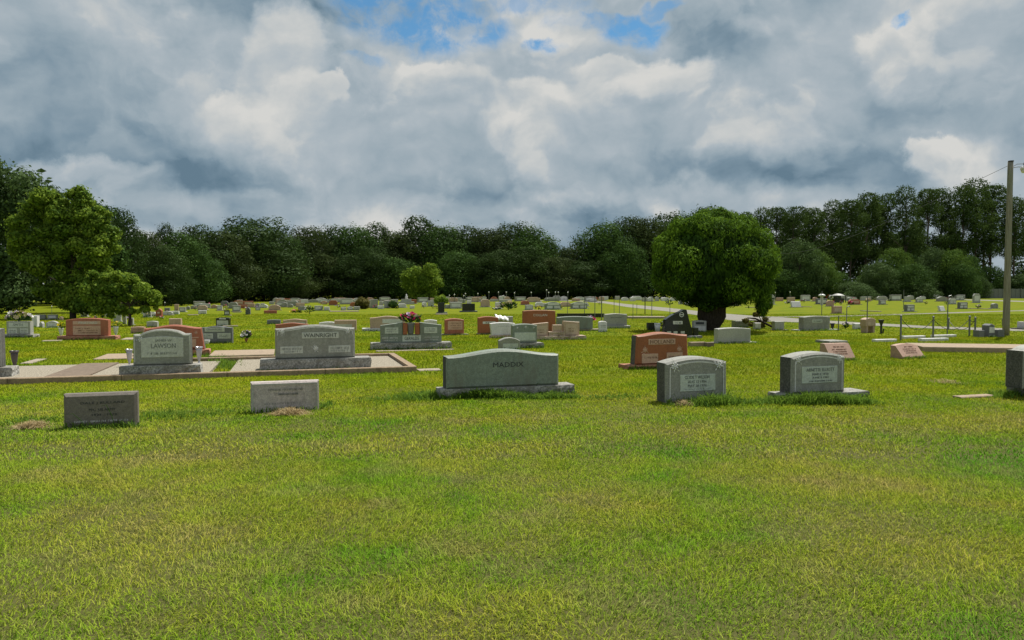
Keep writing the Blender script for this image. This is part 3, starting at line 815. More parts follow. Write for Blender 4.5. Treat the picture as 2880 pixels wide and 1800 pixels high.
g = grave('orange-red stone with a pale carved face, right of the pink flowers', 1249, 1305, 896, 943, 'granite_red', 'oval', 4, rot=14, panels=[(-.36, .42, .28, .84, 'panel_red')],
      rows=['lettering_brown', True, (.05, .7, .55, .07), (.05, .55, .5, .05), (.05, .4, .5, .05)], base=(1240, 1318, 3), basemat='concrete', rock=False)
g = grave('brown stone with a white name band, second right of the pink flowers', 1342, 1402, 890, 941, 'granite_brown', 'oval', 4, rot=16, panels=[(-.3, .35, .56, .70, 'panel_white')],
      text=[('KEY', .0, .63, .3, .09, 'lettering_dark')], base=(1340, 1412, 3), basemat='concrete', rock=False, t=.22)
g = grave('grey stone draped with a white cloth, behind the leaning pink-white marker', 1394, 1443, 890, 925, 'granite_light', 'flat', 0, rot=8, panels=[(-.1, .25, .2, .6, 'panel_white')])
GCL = g
g = grave('pinkish-white curved marker on a rough tan base, leaning back before a brown stone', 1380, 1446, 907, 952, 'marble_white', 'oval', 3, rot=14, taper=-.12, t=.16, base=(1376, 1452, 9), basemat='rock_tan', 
      rows=['lettering_mid', False, (.05, .7, .6, .05), (.05, .5, .6, .05), (.05, .35, .6, .05)], lean=6)
g = grave('greenish-grey stone with white carvings and a pale lower face, behind the arched stone', 1436, 1511, 911, 980, 'granite_green', 'oval', 4, rot=14, t=.2, base=(1450, 1527, 15), panels=[(-.42, .44, .12, .55, 'panel_green')],
      carv=[(-.3, .8, .06, 'panel_white'), (.36, .8, .06, 'panel_white'), (.04, .84, .07, 'panel_white')])
g = grave('small arched grey stone just behind the large greenish family stone', 1400, 1463, 949, 985, 'granite_grey', 'oval', 9, rot=14, t=.18, panels=[(-.34, .4, .05, .52, 'panel_green')])
g = grave('tall plain red-brown stone with white capitals, rising behind the tan twin tablets', 1467, 1564, 872, 936, 'granite_brown', 'oval', 2, rot=12, t=.2, taper=.03, text=[('COLLAN', .02, .78, .42, .10, 'lettering_light', 0)])
# tan twin tablets on one rough base
def twins():
    X, Y = at(1590, 957); s = Y / FPX; th = R(12); v = Vector((-math.sin(th), math.cos(th), 0))
    pos = Vector((X - .25, Y, 0)) + v * .2
    root = empty('twin_monument', pos, th, 'pinkish tan pair of tablets with a small block between, on one rough base', 'headstone')
    bw = 172 * s; link('base', mesh('base', *rough_box(bw, .4, 12 * s), 'rock_tan'), root)
    vv, ff = rough_box(46 * s, .3, 12 * s); 
    link('middle_step', mesh('middle_step', [(q[0] + 2*s, q[1], q[2] + 11.5 * s) for q in vv], ff, 'rock_tan'), root)
    for cx_, wd, hh, sg in ((-45 * s, 46 * s, 36 * s, 1), (46 * s, 47 * s, 40 * s, -1)):
        pts = [(cx_ - wd/2, 12*s), (cx_ + wd/2, 12*s), (cx_ + wd/2, 12*s + hh + sg * 2 * s), (cx_ - wd/2, 12*s + hh - sg * 2 * s)]
        tb = link('tablet', mesh('tablet', *slab(pts, .16), 'granite_tan'), root)
        pts = [(cx_ - wd*.36, 15*s), (cx_ + wd*.38, 15*s), (cx_ + wd*.38, 5*s + hh), (cx_ - wd*.36, 5*s + hh)]
        vv, ff = slab(pts, .012, .003); link('panel', mesh('panel', [(q[0], q[1] - .081, q[2]) for q in vv], ff, 'panel_tan'), tb)
        marks(tb, [(cx_, hh * .8, wd * .4, 3 * s), (cx_, hh * .62, wd * .35, 3 * s)], -.087, 'lettering_brown')
    pts = [(-8*s, 23*s), (18*s, 23*s), (18*s, 43*s), (-8*s, 43*s)]
    link('small_block', mesh('small_block', *slab(pts, .14), 'granite_tan'), root)
    EXCL.append((pos.x, pos.y, bw/2, .2, th)); FEET.append((pos.x, pos.y, bw/2, .2, th)); PLACED.append((1590, 957, root))
twins()
grave('low dark green-grey stone with a white strip, behind the twin tan tablets', 1563, 1668, 890, 931, 'granite_green', 'oval', 3, rot=6, t=.3, panels=[(-.35, .12, .42, .64, 'panel_white')], base=(1560, 1692, 5), basemat='concrete', rock=False)
grave('pale grey stone with one dark line of lettering, right of the flower vases', 1697, 1764, 882, 924, 'granite_light', 'serp', 2, rot=10, base=(1690, 1773, 8), basemat='granite_light', rock=False, bt=.5, rows=['lettering_dark', False, (.02, .66, .5, .06)])
grave('small leaning white marker in front of the pale grey stone with one dark line', 1683, 1709, 903, 934, 'marble_white', 'arch', 5, rot=16, t=.12, lean=8, rows=['lettering_mid', False, (0, .6, .6, .06), (0, .45, .6, .06)])
# dark angular monument
def angular():
    X, Y = at(1915, 953); s = Y / FPX; th = R(14); v = Vector((-math.sin(th), math.cos(th), 0)); pos = Vector((X, Y, 0)) + v * .2
    root = empty('angular_monument', pos, th, 'polished black monument with one pointed shoulder, left of the round tree', 'headstone')
    bw = 108 * s; rv, rf = rough_box(bw, .4, 8 * s); link('base', mesh('base', [(q[0] + 12*s, q[1], q[2]) for q in rv], rf, 'granite_dark'), root)
    z0 = 8 * s
    pts = [(-46*s, z0), (42*s, z0), (38*s, z0+22*s), (30*s, z0+46*s), (22*s, z0+74*s), (14*s, z0+75*s), (2*s, z0+68*s), (-16*s, z0+62*s), (-34*s, z0+52*s), (-42*s, z0+46*s), (-44*s, z0+20*s)]
    tb = link('tablet', mesh('tablet', *slab(pts, .2, .012), 'granite_black'), root)
    b = MB().box(-20*s, 9*s, -.106, -.098, z0+33*s, z0+42*s); p_ = b.obj('name_plate', 'panel_white', tb)
    marks(p_, [(-5*s, z0+37*s, 18*s, 5*s)], -.107, 'lettering_dark')
    b = MB()
    for k in range(24):
        a0, a1 = 2*math.pi*k/24, 2*math.pi*(k+1)/24
        r0, r1 = 5.2*s, 7*s; c0 = (6*s, z0+60*s)
        b.add([(c0[0]+math.cos(a0)*r0, -.104, c0[1]+math.sin(a0)*r0), (c0[0]+math.cos(a1)*r0, -.104, c0[1]+math.sin(a1)*r0), (c0[0]+math.cos(a1)*r1, -.104, c0[1]+math.sin(a1)*r1), (c0[0]+math.cos(a0)*r1, -.104, c0[1]+math.sin(a0)*r1)], [(0,1,2,3)])
    b.box(1*s, 11*s, -.105, -.1, z0+58.5*s, z0+61*s); b.obj('emblem', 'panel_white', tb)
    for cx_ in (-32, -12, 10):
        MB().box((cx_-6)*s, (cx_+6)*s, -.105, -.099, z0+6*s, z0+13*s).obj('picture_plate', 'panel_grey', tb)
    b = MB(); vv, ff = slab([(46*s, z0), (60*s, z0), (60*s, z0+22*s), (46*s, z0+22*s)], .18); link('side_block', mesh('side_block', vv, ff, 'granite_black'), root)
    EXCL.append((pos.x+.1, pos.y, bw/2, .2, th)); FEET.append((pos.x, pos.y, bw/2, .2, th)); PLACED.append((1915, 953, root))
angular()
grave('dark square block beside the white flower vase, left of the black angular monument', 1818, 1851, 908, 930, 'granite_black', 'flat', 0, rot=8)
grave('pale grey stone with a dark strip, right behind the black angular monument', 1946, 1988, 901, 934, 'granite_light', 'oval', 2, rot=8, panels=[(-.35, .3, .66, .86, 'lettering_dark'), (-.4, .42, .1, .5, 'panel_white')])
grave('plain blank pale grey stone in front of the round tree', 2008, 2113, 922, 967, 'granite_light', 'oval', 3, t=.22, rot=14, base=(2000, 2131, 4), basemat='rock_grey', bt=.36)
flat_slab('short tan kerb stone left of the plain pale grey stone', 1940, 1987, 966, 975, 'concrete_tan', .12)
flat_slab('short dark kerb stone at the left foot of the plain pale grey stone', 1988, 2008, 967, 976, 'concrete_brown', .12)
grave('grey stone with dark side, left of the fallen branch', 2057, 2108, 902, 922, 'granite_grey', 'flat', 0, rot=16, t=.3, rows=['lettering_mid', False, (0, .7, .6, .1)])
grave('small cream stone amid the fallen branch', 2118, 2141, 908, 927, 'marble_white', 'flat', 0, rot=6)
grave('plain pale grey stone right of the fallen branch', 2172, 2207, 904, 930, 'granite_light', 'flat', 0, rot=8, t=.2, base=(2168, 2216, 3), basemat='concrete', rock=False)
g = grave('wide grey stone with a small pale name plate and a black vase', 2246, 2336, 889, 930, 'granite_grey', 'oval', 3, rot=18, t=.28, base=(2228, 2361, 3), basemat='granite_light', rock=False,
      panels=[(-.18, .2, .50, .74, 'panel_green')], text=[('OLDHAM', .01, .62, .3, .15, 'lettering_mid')])
grave('white stone low behind the shepherd hook, right of the white flower basket', 2397, 2426, 910, 926, 'marble_white', 'flat', 0, rot=4)
# arched bench-like stone
def bench_arch():
    X, Y = at(2446, 936); s = Y / FPX; root = empty('arched_bench_monument', (X, Y + .15, 0), R(14), 'tan arched stone with an open space under its seat, beside the dark red post bouquet', 'headstone')
    for sx in (-11, 11): MB().box((sx-3)*s, (sx+3)*s, -.14, .14, 0, 18*s).obj('leg', 'granite_tan', root)
    vv, ff = slab(outline(33*s, 24*s, 'oval', 5*s), .3, .01); link('seat_block', mesh('seat_block', [(q[0], q[1], q[2] + 18*s) for q in vv], ff, 'granite_tan'), root)
    MB().box(-11*s, 11*s, -.158, -.149, 21*s, 31*s).obj('panel', 'panel_tan', root)
    EXCL.append((X, Y, 17*s, .15, R(14)))
bench_arch()
# slant markers
def slant(label, x0, x1, yt, yb, mat, rot=17, curved=0.0, dep=.34, rows=True):
    X, Y = at((x0 + x1) / 2, yb); s = Y / FPX; th = R(rot); a = th + math.atan2(X, Y)
    wd = ((x1 - x0) * s - dep * abs(math.sin(a)) * .6) / math.cos(a); h = (yb - yt) * s * .97
    v_ = Vector((-math.sin(th), math.cos(th), 0)); pos = Vector((X, Y, 0)) + v_ * dep / 2
    root = empty('slant_marker', pos, th, label, 'gravestone')
    n = 10; V_ = []; F_ = []
    for i in range(n + 1):
        u = -.5 + i / n; hh = h - curved * h * (2 * u) ** 2
        V_ += [(u*wd, -dep/2, -.03), (u*wd, -dep/2, .05), (u*wd, -dep/2 + dep*.62, hh), (u*wd, dep/2, hh), (u*wd, dep/2, -.03)]
    for i in range(n):
        for j in range(4): F_.append((i*5+j, (i+1)*5+j, (i+1)*5+j+1, i*5+j+1))
    F_.append((4,3,2,1,0)); F_.append(tuple(n*5 + k for k in range(5)))
    tb = link('block', mesh('block', V_, F_, mat), root)
    if rows:
        al = math.atan2(h - .05, dep*.62); hl = math.hypot(h - .05, dep*.62)
        for o in marks(tb, [(0, hl*.78, wd*.4, hl*.07), (0, hl*.6, wd*.6, hl*.05), (0, hl*.45, wd*.55, hl*.05), (0, hl*.3, wd*.5, hl*.05)], 0, 'lettering_brown'):
            o.location = (0, -dep/2 - .003, .05); o.rotation_euler = (-(math.pi/2 - al), 0, 0)
    EXCL.append((pos.x, pos.y, wd/2, dep/2, th)); FEET.append((pos.x, pos.y, wd/2, dep/2, th)); PLACED.append(((x0+x1)/2, yb, root))
    return root
slant('tan slanted marker leaning back behind the right rose-cornered stone', 2331, 2412, 966, 1014, 'granite_rose', curved=0)
slant('pinkish-red slanted marker with curved top, at the left end of the long tan slab', 2533, 2606, 967, 1009, 'granite_rose', curved=.12)
# flat ledgers right
flat_slab('dark flat marker lying in the grass behind the tan slanted marker', 2322, 2396, 955, 966, 'rock_grey', .07)
flat_slab('white flat marker in the grass left of the chain fence', 2462, 2524, 956, 962, 'marble_white', .08)
flat_slab('white flat marker between the first two chain fence posts, farther one', 2542, 2604, 946, 953, 'marble_white', .09)
flat_slab('white flat marker tilted in the grass before the second chain fence post', 2594, 2668, 951, 960, 'marble_white', .09)
flat_slab('white flat marker right behind the tilted white one', 2628, 2690, 944, 949, 'marble_white', .08)
flat_slab('rough brown timber-like block by the pinkish-red slanted marker', 2513, 2548, 971, 979, 'rock_tan', .07)
flat_slab('long raised tan concrete slab running right to the edge stone', 2600, 2960, 966, 993, 'concrete_tan', .13, rot=-12)
flat_slab('narrow half-sunk concrete strip in the grass near the right edge stone', 2702, 2800, 1116, 1120, 'concrete_tan', .03, rot=17)
flat_slab('low dark kerb running behind the dark green-grey stone and the flower vases', 1567, 1700, 886, 893, 'granite_black', .22, rot=2)
flat_slab('low grey kerb running left from the black angular monument toward the pale stone', 1766, 1872, 889, 896, 'concrete', .1, rot=-4)
# stone with side wings by the pole
g = grave('grey stone with stepped side wings and a white panel, just left of the light pole', 2762, 2800, 911, 949, 'granite_dark', 'serp', 4, rot=8, t=.3, panels=[(-.40, .44, .34, .76, 'panel_white'), (-.4, .44, .02, .14, 'panel_white')])
s_ = g['tmp_s']
for sg, a_, b_, hh in ((-1, 21, 38, 20), (-1, 19, 20.5, 33), (1, 21, 42, 21)):
    if hh == 33: continue
    vv, ff = slab([(min(sg*a_, sg*b_)*s_, -.03), (max(sg*a_, sg*b_)*s_, -.03), (max(sg*a_, sg*b_)*s_, hh*s_), (min(sg*a_, sg*b_)*s_, hh*s_)], .26)
    link('side_wing', mesh('side_wing', vv, ff, 'granite_dark'), g)
grave('white box-like stone right of the light pole by the road', 2861, 2900, 906, 927, 'marble_white', 'flat', 0, rot=4, t=.5, base=(2848, 2920, 3), basemat='metal_dark', rock=False)
grave('pink flat-faced stone between the red yellow-flowered stone and the oval-topped grey stone', 366, 409, 919, 938, 'granite_rose', 'oval', 1, rot=8, rows=['lettering_brown', False, (0, .6, .6, .07)])
grave('small grey stone with an oval carved face, above the oval-topped grey stone', 411, 446, 903, 920, 'granite_light', 'oval', 2, rot=6, rows=['lettering_mid', False, (0, .5, .6, .1)])
grave('plain tan-grey stone right above the low red-brown stone', 474, 512, 896, 918, 'granite_tan', 'flat', 0, rot=6)

# ------------------------------------------------------------------ vases, flowers
BLOOM = {}
def bloom_mesh(mat):
    if mat in BLOOM: return BLOOM[mat]
    b = MB(); 
    for ring, n_, tilt, L in ((0, 5, .9, .7), (1, 7, .45, 1.0)):
        for i in range(n_):
            a = 2*math.pi*i/n_ + ring*.4 + random.uniform(-.15, .15)
            d_ = Vector((math.cos(a)*math.cos(tilt), math.sin(a)*math.cos(tilt), math.sin(tilt))); s2 = Vector((-math.sin(a), math.cos(a), 0))
            m_ = d_ * L * .55 + s2 * .32; m2 = d_ * L * .55 - s2 * .32; tip = d_ * L + Vector((0, 0, -.15))
            b.add([(0,0,0), m_, tip, m2], [(0,1,2,3)])
    me = b.me('flower', mat); BLOOM[mat] = me; return me
def bouquet(name, label, pos, spread, height, cols, n, size, group=None, rz=0, foliage=True, dome=True, cat='flowers'):
    root = empty(name, pos, rz, label, cat, group)
    b = MB()
    for i in range(n * 3 if foliage else n):
        a = random.uniform(0, 6.28); r = random.random() ** .5
        p1 = Vector((math.cos(a)*spread[0]*r, math.sin(a)*spread[1]*r, height*(random.uniform(.2, .85))))
        p0 = Vector((0, 0, 0)); d_ = (p1 - p0); s2 = d_.cross(Vector((random.random(), random.random(), .3))).normalized()*size*.35
        c_ = p1; dn = d_.normalized()*size*1.1
        b.add([c_ - dn, c_ + s2, c_ + dn, c_ - s2], [(0,1,2,3)])
    b.tube([(0,0,-.02), (0,0,height*.5)], size*.25, 5)
    b.obj('foliage', 'stem_green', root)
    for i in range(n):
        a = 2*math.pi*i*.618; r = math.sqrt((i+.5)/n)
        z = height*(1 - .55*r*r) if dome else height*random.uniform(.4, 1)
        me = bloom_mesh(cols[i % len(cols)])
        link('flower', me, root, (math.cos(a)*spread[0]*r, math.sin(a)*spread[1]*r, z + random.uniform(-.1, .1)*height),
             (random.uniform(-.6, .6) + .9*math.sin(a)*r - .5*(1-r), .9*math.cos(a)*r, random.uniform(0, 6)), [size*random.uniform(.8, 1.2)]*3)
    return root
def vase(label, px, yt, yb, wpx, mat='vase_bronze', z=0.0, style='goblet', dy=0.0, group=None):
    X, Y = at(px, yb, z); s = Y / FPX; h = (yb - yt)*s; r = wpx/2*s
    root = empty('vase', (X, Y + dy, z), 0, label, 'vase', group)
    if style == 'goblet': prof = [(r*.5, 0), (r*.5, h*.04), (r*.25, h*.1), (r*.3, h*.2), (r*.62, h*.45), (r*.82, h*.78), (r*.85, h*.88)]; lip = [(r*.86, h*.88), (r, h*.9), (r, h), (r*.9, h), (r*.8, h*.86), (r*.5, h*.5)]
    else: prof = [(r*.7, 0), (r*.85, h*.5), (r*.95, h*.85)]; lip = [(r*.97, h*.85), (r, h*.87), (r, h), (r*.9, h), (r*.8, h*.5)]
    b = MB(); b.lathe(prof, 14); b.obj('bowl', mat, root, smooth=True)
    b = MB(); b.lathe(lip, 14); b.obj('rim', mat, root, smooth=True)
    return root, h, (X, Y + dy, z)
zz = .07
vase('tall dark bronze vase at the left edge, right of the cut-off grey stone', 31, 987, 1040, 23, 'vase_bronze', z=zz, dy=.1)
vase('grey metal vase on the left side of the oval-topped grey stone', 355, 983, 1031, 19, 'vase_silver', z=zz, dy=.12)
vase('silver vase on the right side of the oval-topped grey stone', 553, 976, 1024, 20, 'vase_silver', z=zz, dy=.12)
def vase_fl(lv, lf, px, yt, yb, w_, cols, fh, mat='pot_white', fw=1.3, n=9, fs=.05):
    r_, h, p = vase(lv, px, yt, yb, w_, mat)
    s = p[1]/FPX
    bouquet('flower_bunch', lf, (p[0], p[1], h*.85), (w_*s*fw*.6, w_*s*fw*.5), fh*s, cols, n, fs)
vase_fl('white footed vase left of the red stone', 'yellow flowers in the white vase left of the red stone', 172, 923, 950, 14, ['petal_yellow'], 20)
vase_fl('white footed vase right of the red stone', 'yellow flowers in the white vase right of the red stone', 326, 919, 947, 15, ['petal_yellow', 'petal_yellow', 'petal_cream'], 18, fw=2.0)
X_, Y_ = at(694, 963); s_ = Y_/FPX
vase_fl('terracotta flower pot standing alone in the grass left of the wide grey stone', 'white and purple flowers in the pot standing alone in the grass', 693, 951, 963, 12, ['petal_white', 'petal_white', 'petal_lilac', 'petal_purple', 'petal_white'], 22, 'pot_terracotta', 2.1, 16, .062)
vase('white flower pot at the foot of the stone with three pale insets', 582, 956, 968, 17, 'pot_white', style='pot')
# large spray on the pale carved stone
p = SPR.location; hh = SPR['tmp_h'] + SPR['tmp_bh']
bouquet('flower_spray', 'cream and pale pink flower spray on top of a pale carved stone', (p.x - .03, p.y, hh - .01), (.42, .12), .30, ['petal_cream', 'petal_white', 'petal_lilac', 'petal_cream'], 24, .085)
# niche urn and pink bouquet
p = TRI.location; s_ = TRIS
root = empty('urn', (p.x, p.y - .06, TRIZ + .002), 0, 'grey urn standing in the niche of the three-part monument', 'vase')
MB().lathe([(8*s_, 0), (8.5*s_, 4*s_), (11*s_, 26*s_), (12*s_, 30*s_)], 14).obj('bowl', 'granite_dark', root, True)
MB().lathe([(12.1*s_, 30*s_), (12.6*s_, 31*s_), (12.4*s_, 33*s_), (9*s_, 33*s_)], 14).obj('rim', 'granite_grey', root, True)
bouquet('flower_bunch', 'bright pink, white and yellow flowers spilling over the monument niche', (p.x - .01, p.y - .1, TRIZ + 31*s_), (.26, .15), .25, ['petal_magenta', 'petal_pink', 'petal_white', 'petal_magenta', 'petal_yellow', 'petal_pink', 'petal_lilac'], 26, .075)
# white and pink flowers by the dark green stone
X_, Y_ = at(1658, 922); s_ = Y_/FPX
vase('black vase behind the twin tan tablets, holding pink and white flowers', 1658, 903, 921, 12, 'metal_dark')
bouquet('flower_bunch', 'pink and white flowers in the black vase right of the twin tan tablets', (X_, Y_, 17*s_), (.22, .14), .2, ['petal_lilac', 'petal_white', 'petal_magenta'], 10, .08)
vase('white oval vase between the dark square block and the black angular monument', 1849, 909, 933, 18, 'pot_white', style='pot')
bouquet('flower_bunch', 'small green and white flower bunch left of the black angular monument', (*at(1862, 930), .1), (.12, .1), .22, ['petal_white'], 6, .05)
vase('black vase at the right end of the wide stone with the small name plate', 2341, 909, 928, 13, 'metal_dark')
bouquet('flower_basket', 'white flower basket standing right of the wide stone with the small name plate', (*at(2377, 925), 0), (.12, .1), .28, ['petal_white', 'petal_lilac'], 9, .06)
# dark post bouquet
X_, Y_ = at(2478, 938); s_ = Y_/FPX
root = empty('flower_stand', (X_, Y_, 0), 0, 'dark stand with black-red drapes, right of the tan arched stone', 'flower stand')
MB().tube([(0,0,-.02), (0,0,24*s_)], 3*s_, 8).obj('post', 'metal_dark', root)
MB().lathe([(3*s_, 24*s_), (7*s_, 36*s_), (8*s_, 39*s_), (5*s_, 38*s_)], 10).obj('holder', 'metal_dark', root)
MB().tube([(5*s_,0,0), (6*s_,-.02,14*s_)], 2*s_, 6).obj('drape', 'metal_dark', root)
# cloth on grey stone
p = GCL.location; W_, H_ = GCL['tmp_w'], GCL['tmp_h'] + GCL['tmp_bh']
V_ = []; F_ = []; nx, ny = 14, 8
for j in range(ny + 1):
    for i in range(nx + 1):
        u, q = i/nx - .5, j/ny - .5
        V_.append((u*W_*.8 - .12, q*.5, H_ + .03 - max(0, abs(q) - .2)*.5 + .02*math.sin(i*1.3) - .1*u))
for j in range(ny):
    for i in range(nx): F_.append((j*(nx+1)+i, j*(nx+1)+i+1, (j+1)*(nx+1)+i+1, (j+1)*(nx+1)+i))
o = link('cloth', mesh('cloth', V_, F_, 'plastic_white', True), None, p, (0, 0, R(8))); tag(o, 'white cloth lying over the grey stone behind the leaning pink-white marker', 'cloth')
m_ = o.modifiers.new('thick', 'SOLIDIFY'); m_.thickness = .01

# ------------------------------------------------------------------ thin rods, chain fence, pole
RODG = 'thin metal rods beside the far road'
rods = [(1596, 838, 891, .014, 'fourth'), (1644, 838, 885, .02, ''), (1673, 833, 896, .02, ''), (1692, 833, 905, .022, ''), (1727, 838, 883, .016, ''), (1742, 838, 883, .018, ''),
        (1780, 853, 899, .014, ''), (1791, 853, 886, .014, ''), (1814, 833, 884, .028, ''), (1833, 833, 894, .018, ''), (1884, 855, 890, .016, '')]
RL = ['thin dark rod rising right beside the tall plain red-brown stone', 'dark rod just left of the flowers in the black vase', 'pale rod just right of the flowers in the black vase',
      'tall dark rod touching the left side of the pale stone with one dark line', 'slim rod behind the top left of the pale stone with one dark line', 'grey rod behind the right half of the pale stone with one dark line',
      'short pale rod right of the pale stone with one dark line, nearer one', 'short pale rod right of the pale stone with one dark line, farther one', 'thick black rod by the road, left of the round tree',
      'tall grey rod right next to the thick black rod', 'short rod just above the black angular monument']
for (px, yt, yb, r, _), lb in zip(rods, RL):
    X, Y = at(px, yb); top_ = up(px, yt, Y)[2]
    b = MB().tube([(0, 0, -.05), (0, 0, top_ - .03)], r, 6).tube([(0, 0, top_ - .03), (0, 0, top_)], [r*1.5, r*.6], 6)
    o = b.obj('metal_rod', 'metal_dark' if r > .025 else 'metal_grey', None, loc=(X, Y, 0)); tag(o, lb, 'metal rod', RODG)
# right-hand hooks
HG = 'thin poles among the far right graves'
for (px, yt, yb, hook, lb) in [(2311, 818, 886, 0, 'thin pole carrying a white domed top, above the wide stone with the small name plate'), (2381, 866, 907, 1, 'short pale pole above the white flower basket'),
        (2438, 833, 936, 0, 'thin pole in front of the tan arched stone'), (2358, 889, 930, 0, 'black post at the right end of the wide stone with the small name plate'), (2541, 815, 870, 0, 'dark thin pole behind the first chain fence post'), (2664, 838, 940, 1, 'tall thin pole in front of the second chain span'), (2180, 828, 850, 0, 'short pole before the long grey crypt')]:
    X, Y = at(px, yb); tz = up(px, yt, Y)[2]
    pts = [(0, 0, -.05), (0, 0, tz)]
    if hook: pts += [(.03, 0, tz + .06), (.1, 0, tz + .08), (.15, 0, tz + .03)]
    o = MB().tube(pts, .014 + .0002*Y, 6).obj('thin_pole', 'metal_grey', None, loc=(X, Y, 0)); tag(o, lb, 'pole', HG)
# chain fence
posts = [(2533, 890, 957), (2624, 893, 952), (2668, 897, 925), (2726, 892, 946), (2742, 895, 946), (2820, 898, 915)]
CFP = [at(px, yb) for px, _, yb in posts]
cf = empty('chain_fence', (*CFP[0], 0), 0, 'low chain fence on thin grey posts around the flat white markers', 'fence')
tops = []
for (px, yt, yb), (X, Y) in zip(posts, CFP):
    tz = up(px, yt, Y)[2]
    lx, ly = X - CFP[0][0], Y - CFP[0][1]
    b = MB().tube([(lx, ly, -.03), (lx, ly, tz)], .028, 8).lathe([(.0, 0), (.036, .01), (.036, .04), (.01, .06)], 8, (lx, ly, tz - .01))
    b.obj('post', 'metal_grey', cf); tops.append(Vector((lx, ly, tz - .05)))
def chain(a, b_, sag, n=22):
    m_ = MB()
    for i in range(n):
        t0, t1 = i/n, (i+1)/n
        p0 = a.lerp(b_, t0) + Vector((0, 0, -sag*4*t0*(1-t0))); p1 = a.lerp(b_, t1) + Vector((0, 0, -sag*4*t1*(1-t1)))
        m_.tube([p0, p0.lerp(p1, .5), p1], [.006, .013, .006], 4)
    return m_
for i, j in ((0, 1), (1, 3), (3, 4), (2, 4)):
    chain(tops[i], tops[j], .34 if (i, j) != (3, 4) else .08).obj('chain', 'metal_dark', cf)
# light pole
X, Y = at(2829, 943); tz = up(2829, 455, Y)[2]; s_ = Y/FPX
pole = empty('light_pole', (X, Y, 0), 0, 'weathered wooden utility pole with a street lamp arm at the right edge', 'utility pole')
n_ = 14; pts = [(-.02*Y*0 - (i/n_)*3.0*s_*0, 0, tz*i/n_ - (.1 if i == 0 else 0)) for i in range(n_+1)]
pts = [(pt[0] - .0 * i, pt[1], pt[2]) for i, pt in enumerate(pts)]
MB().tube(pts, [ (9.2 - 2.2*i/n_)*s_ for i in range(n_+1)], 16).obj('shaft', 'pole_wood', pole, True)
MB().tube([(0, -.02, tz + .002), (0, -.02, tz + .03)], 7.2*s_, 14).obj('cap', 'metal_dark', pole)
arm = MB().tube([(.06, -.03, tz - .20), (.22, -.03, tz - .17), (.44, -.03, tz - .18)], .012, 6).tube([(.06, -.03, tz - .16), (.2, -.03, tz - .08), (.42, -.03, tz - .07)], .01, 6).obj('lamp_arm', 'metal_grey', pole)
hd = MB().lathe([(.10, 0), (.13, .01), (.14, .07), (.10, .12), (.05, .15)], 14, (.46, -.03, tz - .28)).obj('lamp_head', 'metal_white', pole)
MB().lathe([(.035, 0), (.05, .03), (.045, .09), (.02, .13)], 10, (.46, -.03, tz - .13)).obj('photocell', 'metal_dark', hd)
MB().lathe([(.09, 0), (.115, .05), (.12, .08)], 14, (.46, -.03, tz - .36)).obj('lens', 'globe_glass', hd)
A_ = Vector((X - .06, Y, tz - .12)); B_ = Vector(up(2150, 700, 150)); b = MB()
wp = []
for i in range(41):
    t = i/40; q = A_.lerp(B_, t); q.z -= 3.2*4*t*(1-t)*.55; wp.append(q)
o = b.tube(wp, [.007 + .02*i/40 for i in range(41)], 5).obj('overhead_wire', 'metal_dark'); tag(o, 'single black wire running from the pole top down toward the pines', 'wire')
# grey fence in front of the pines, far right
D = 130
x0, x1 = up(2735, 820, D)[0], up(3100, 820, D)[0]
fz = up(2800, 812, D)[2]
fn = empty('metal_fence', (x0, D, 0), 0, 'grey sheet-metal fence at the foot of the pines on the right', 'fence')
b = MB(); n_ = 60
for i in range(n_):
    a0, a1 = (x1-x0)*i/n_, (x1-x0)*(i+1)/n_
    b.box(a0 + .02, a1, (i % 2)*.04, .06 + (i % 2)*.04, 0, fz - .02*(i % 3))
b.obj('fence_sheet', 'metal_grey', fn)
for i in range(9): MB().box((x1-x0)*i/8 - .06, (x1-x0)*i/8 + .06, -.09, -.005, 0, fz + .12).obj('post', 'metal_grey', fn)
